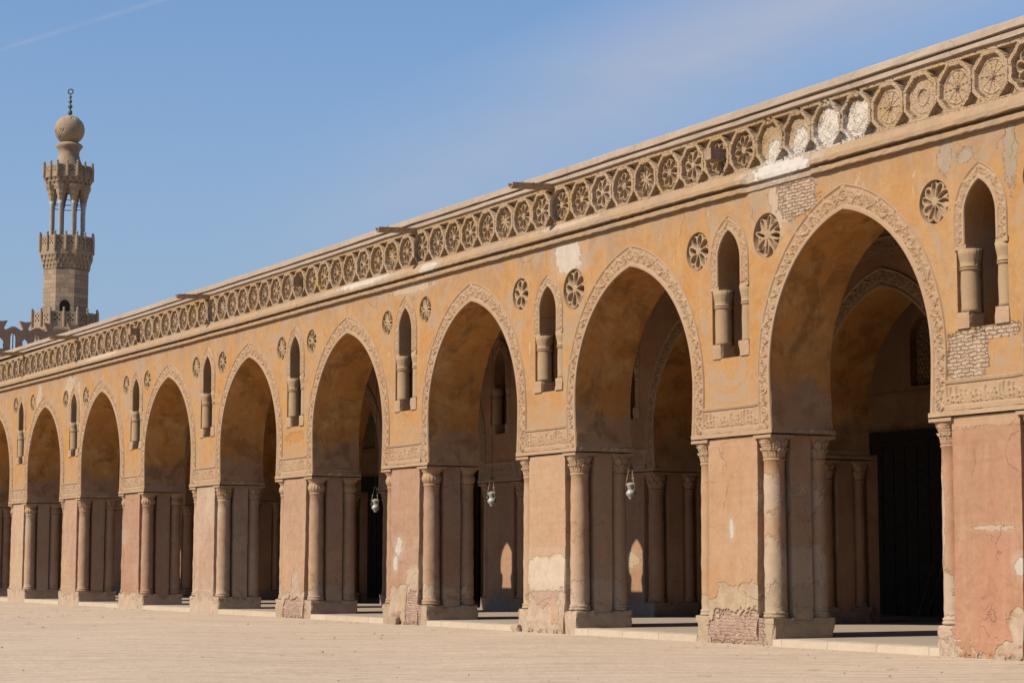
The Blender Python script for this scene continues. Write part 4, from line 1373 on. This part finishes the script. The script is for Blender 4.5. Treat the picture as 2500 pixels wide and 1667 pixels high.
def corbels(r_lo, r_hi, z_lo, z_hi, tiers, n, name):
    """muqarnas: tiers of little niches stepping outwards"""
    mb = MB()
    for t_ in range(tiers):
        za = z_lo + (z_hi - z_lo) * t_ / tiers; zb = z_lo + (z_hi - z_lo) * (t_ + 1) / tiers
        ra = r_lo + (r_hi - r_lo) * t_ / tiers; rb = r_lo + (r_hi - r_lo) * (t_ + 1) / tiers
        mb.lathe([(ra, za), (ra, zb)], 8, rot=R8)
        for k in range(8):
            a0 = R8 + k * math.pi / 4; a1 = a0 + math.pi / 4
            for i in range(n):
                f = (i + 0.5 * (t_ % 2)) / n
                p = Vector((math.cos(a0), math.sin(a0), 0)).lerp(Vector((math.cos(a1), math.sin(a1), 0)), f)
                w_ = 0.30 * (rb * 0.765) / n
                d = (rb - ra)
                c = p * ra; o_ = p * rb
                u = Vector((-p.y, p.x, 0)).normalized() * w_
                V = [c + u * .5, c - u * .5, o_ + u, o_ - u]
                V = [(V[0].x, V[0].y, za), (V[1].x, V[1].y, za), (V[2].x, V[2].y, zb - 0.04), (V[3].x, V[3].y, zb - 0.04),
                     ((c + u).x, (c + u).y, zb - 0.04), ((c - u).x, (c - u).y, zb - 0.04), ((o_ + u).x, (o_ + u).y, zb), ((o_ - u).x, (o_ - u).y, zb), ((c + u).x, (c + u).y, zb), ((c - u).x, (c - u).y, zb)]
                mb.add(V, [(0, 1, 3, 2), (0, 2, 4), (1, 5, 3), (2, 3, 7, 6), (2, 6, 8, 4), (3, 5, 9, 7), (6, 7, 9, 8)])
        mb.lathe([(rb, zb - 0.035), (rb, zb)], 8, rot=R8)
    return mb.build(name, m_minplain, mn)


balcony(ru(168), zv(1372), zv(1295), 'lower_balcony')
corbels(ru(119), ru(137), zv(1072), zv(1003), 3, 4, 'lower_corbel')
mb = MB(); mb.lathe([(ru(138), zv(1003)), (ru(139), zv(983))], 8, rot=R8); mb.build('balcony_floor', m_minplain, mn)
balcony(ru(137), zv(980), zv(908), 'middle_balcony')
# doorway facing the camera side
na = R8 - math.pi / 8
dn = Vector((math.cos(na), math.sin(na), 0)); du_ = Vector((-dn.y, dn.x, 0))
ap = ru(118) * math.cos(math.pi / 8)
mb = MB(); V = []
dw = ru(25) ; zt = zv(1232); zbm = zv(1300)
pts = [(-dw, zbm), (dw, zbm), (dw, zt - 0.4)] + [(dw * math.cos(a), zt - 0.4 + 0.4 * math.sin(a)) for a in np.linspace(0.3, math.pi - 0.3, 8)] + [(-dw, zt - 0.4)]
for off in (0.012, -0.1):
    for (a, z) in pts:
        p = dn * (ap + off) + du_ * a
        V.append((p.x, p.y, z))
k = len(pts)
mb.add(V, [tuple(range(k))] + [(i, (i + 1) % k, k + (i + 1) % k, k + i) for i in range(k)])
mb.build('doorway', m_dark, mn)
# lantern columns
for k in range(8):
    a = R8 + k * math.pi / 4 + math.pi / 8 * 0
    c = (ru(82) * math.cos(a), ru(82) * math.sin(a))
    mb = MB(); mb.lathe([(0.19, zv(990)), (0.165, zv(900)), (0.155, zv(760)), (0.19, zv(752)), (0.17, zv(745)), (0.24, zv(728))], 14, c[0], c[1])
    mb.build('lantern_column', m_marble, mn, smooth=True)
# arches between columns and muqarnas crown above them
mb = MB()
for k in range(8):
    a = R8 + k * math.pi / 4
    c = Vector((math.cos(a), math.sin(a), 0)) * ru(82)
    prof = [(0.21, zv(730)), (0.27, zv(712)), (0.30, zv(700)), (0.36, zv(690)), (0.40, zv(672)), (0.50, zv(660)), (0.56, zv(645))]
    mb.lathe(prof, 8, c.x, c.y, a)
mb.lathe([(ru(90), zv(660)), (ru(98), zv(645)), (ru(104), zv(640)), (ru(104), zv(615))], 8, rot=R8)
mb.build('lantern_arches', m_minplain, mn)
corbels(ru(100), ru(124), zv(668), zv(610), 3, 3, 'upper_corbel')
# iron tie rods
mb = MB()
for z in (zv(752), zv(725)):
    for k in range(8):
        a0 = R8 + k * math.pi / 4; a1 = a0 + math.pi / 4
        mb.tube((ru(82) * math.cos(a0), ru(82) * math.sin(a0), z), (ru(82) * math.cos(a1), ru(82) * math.sin(a1), z), 0.03, 5)
mb.build('tie_rods', m_iron, mn)
mb = MB(); mb.lathe([(ru(126), zv(612)), (ru(127), zv(606))], 8, rot=R8); mb.build('crown_floor', m_minplain, mn)
balcony(ru(126), zv(604), zv(548), 'upper_balcony')
mb = MB()
mb.lathe([(ru(80), zv(610)), (ru(74), zv(545)), (ru(66), zv(530)), (ru(56), zv(505)), (ru(50), zv(480)), (ru(52), zv(462)), (ru(60), zv(449)), (ru(69), zv(438)), (ru(64), zv(430)), (ru(52), zv(422)), (ru(40), zv(419))], 40)
mb.build('neck', m_minplain, mn, smooth=True)
mb = MB()
cz = zv(353); Rb = ru(75)
pr = [(ru(38), zv(421))]
for i in range(1, 22):
    a = -1.15 + (math.pi / 2 + 1.15) * i / 22
    pr.append((Rb * math.cos(a), cz + Rb * 1.0 * math.sin(a)))
mb.lathe(pr + [(0.05, zv(277))], 64, fn=lambda r, z, a: r - (0.05 if (math.cos(8 * a) * math.sin((z - cz) * 2.2 + 1.0) > 0.25 and math.cos(8 * a) * math.sin((z - cz) * 2.2 + 1.0) < 0.42) else 0))
mb.build('bulb', m_minplain, mn, smooth=False)
mb = MB()
fp = [(0.03, zv(280)), (0.17, zv(268)), (0.15, zv(255)), (0.05, zv(246)), (0.11, zv(240)), (0.19, zv(232)), (0.11, zv(224)), (0.04, zv(218)), (0.10, zv(212)), (0.15, zv(206)), (0.09, zv(199)), (0.04, zv(193)), (0.08, zv(188)), (0.125, zv(183)), (0.07, zv(177)), (0.03, zv(168))]
mb.lathe(fp, 16)
rc = zv(154); R_, r_2 = ru(12.2), 0.055
nT, nt = 24, 8
V = []
for i in range(nT):
    a = 2 * math.pi * i / nT
    for k in range(nt):
        b_ = 2 * math.pi * k / nt
        rr_ = R_ + r_2 * math.cos(b_)
        side_ = r_2 * math.sin(b_)
        V.append((right.x * rr_ * math.cos(a) - right.y * side_, right.y * rr_ * math.cos(a) + right.x * side_, rc + rr_ * math.sin(a)))
mb.add(V, [(i * nt + k, ((i + 1) % nT) * nt + k, ((i + 1) % nT) * nt + (k + 1) % nt, i * nt + (k + 1) % nt) for i in range(nT) for k in range(nt)])
mb.build('finial', m_bronze, mn, smooth=True)
print('objects', len(bpy.data.objects))
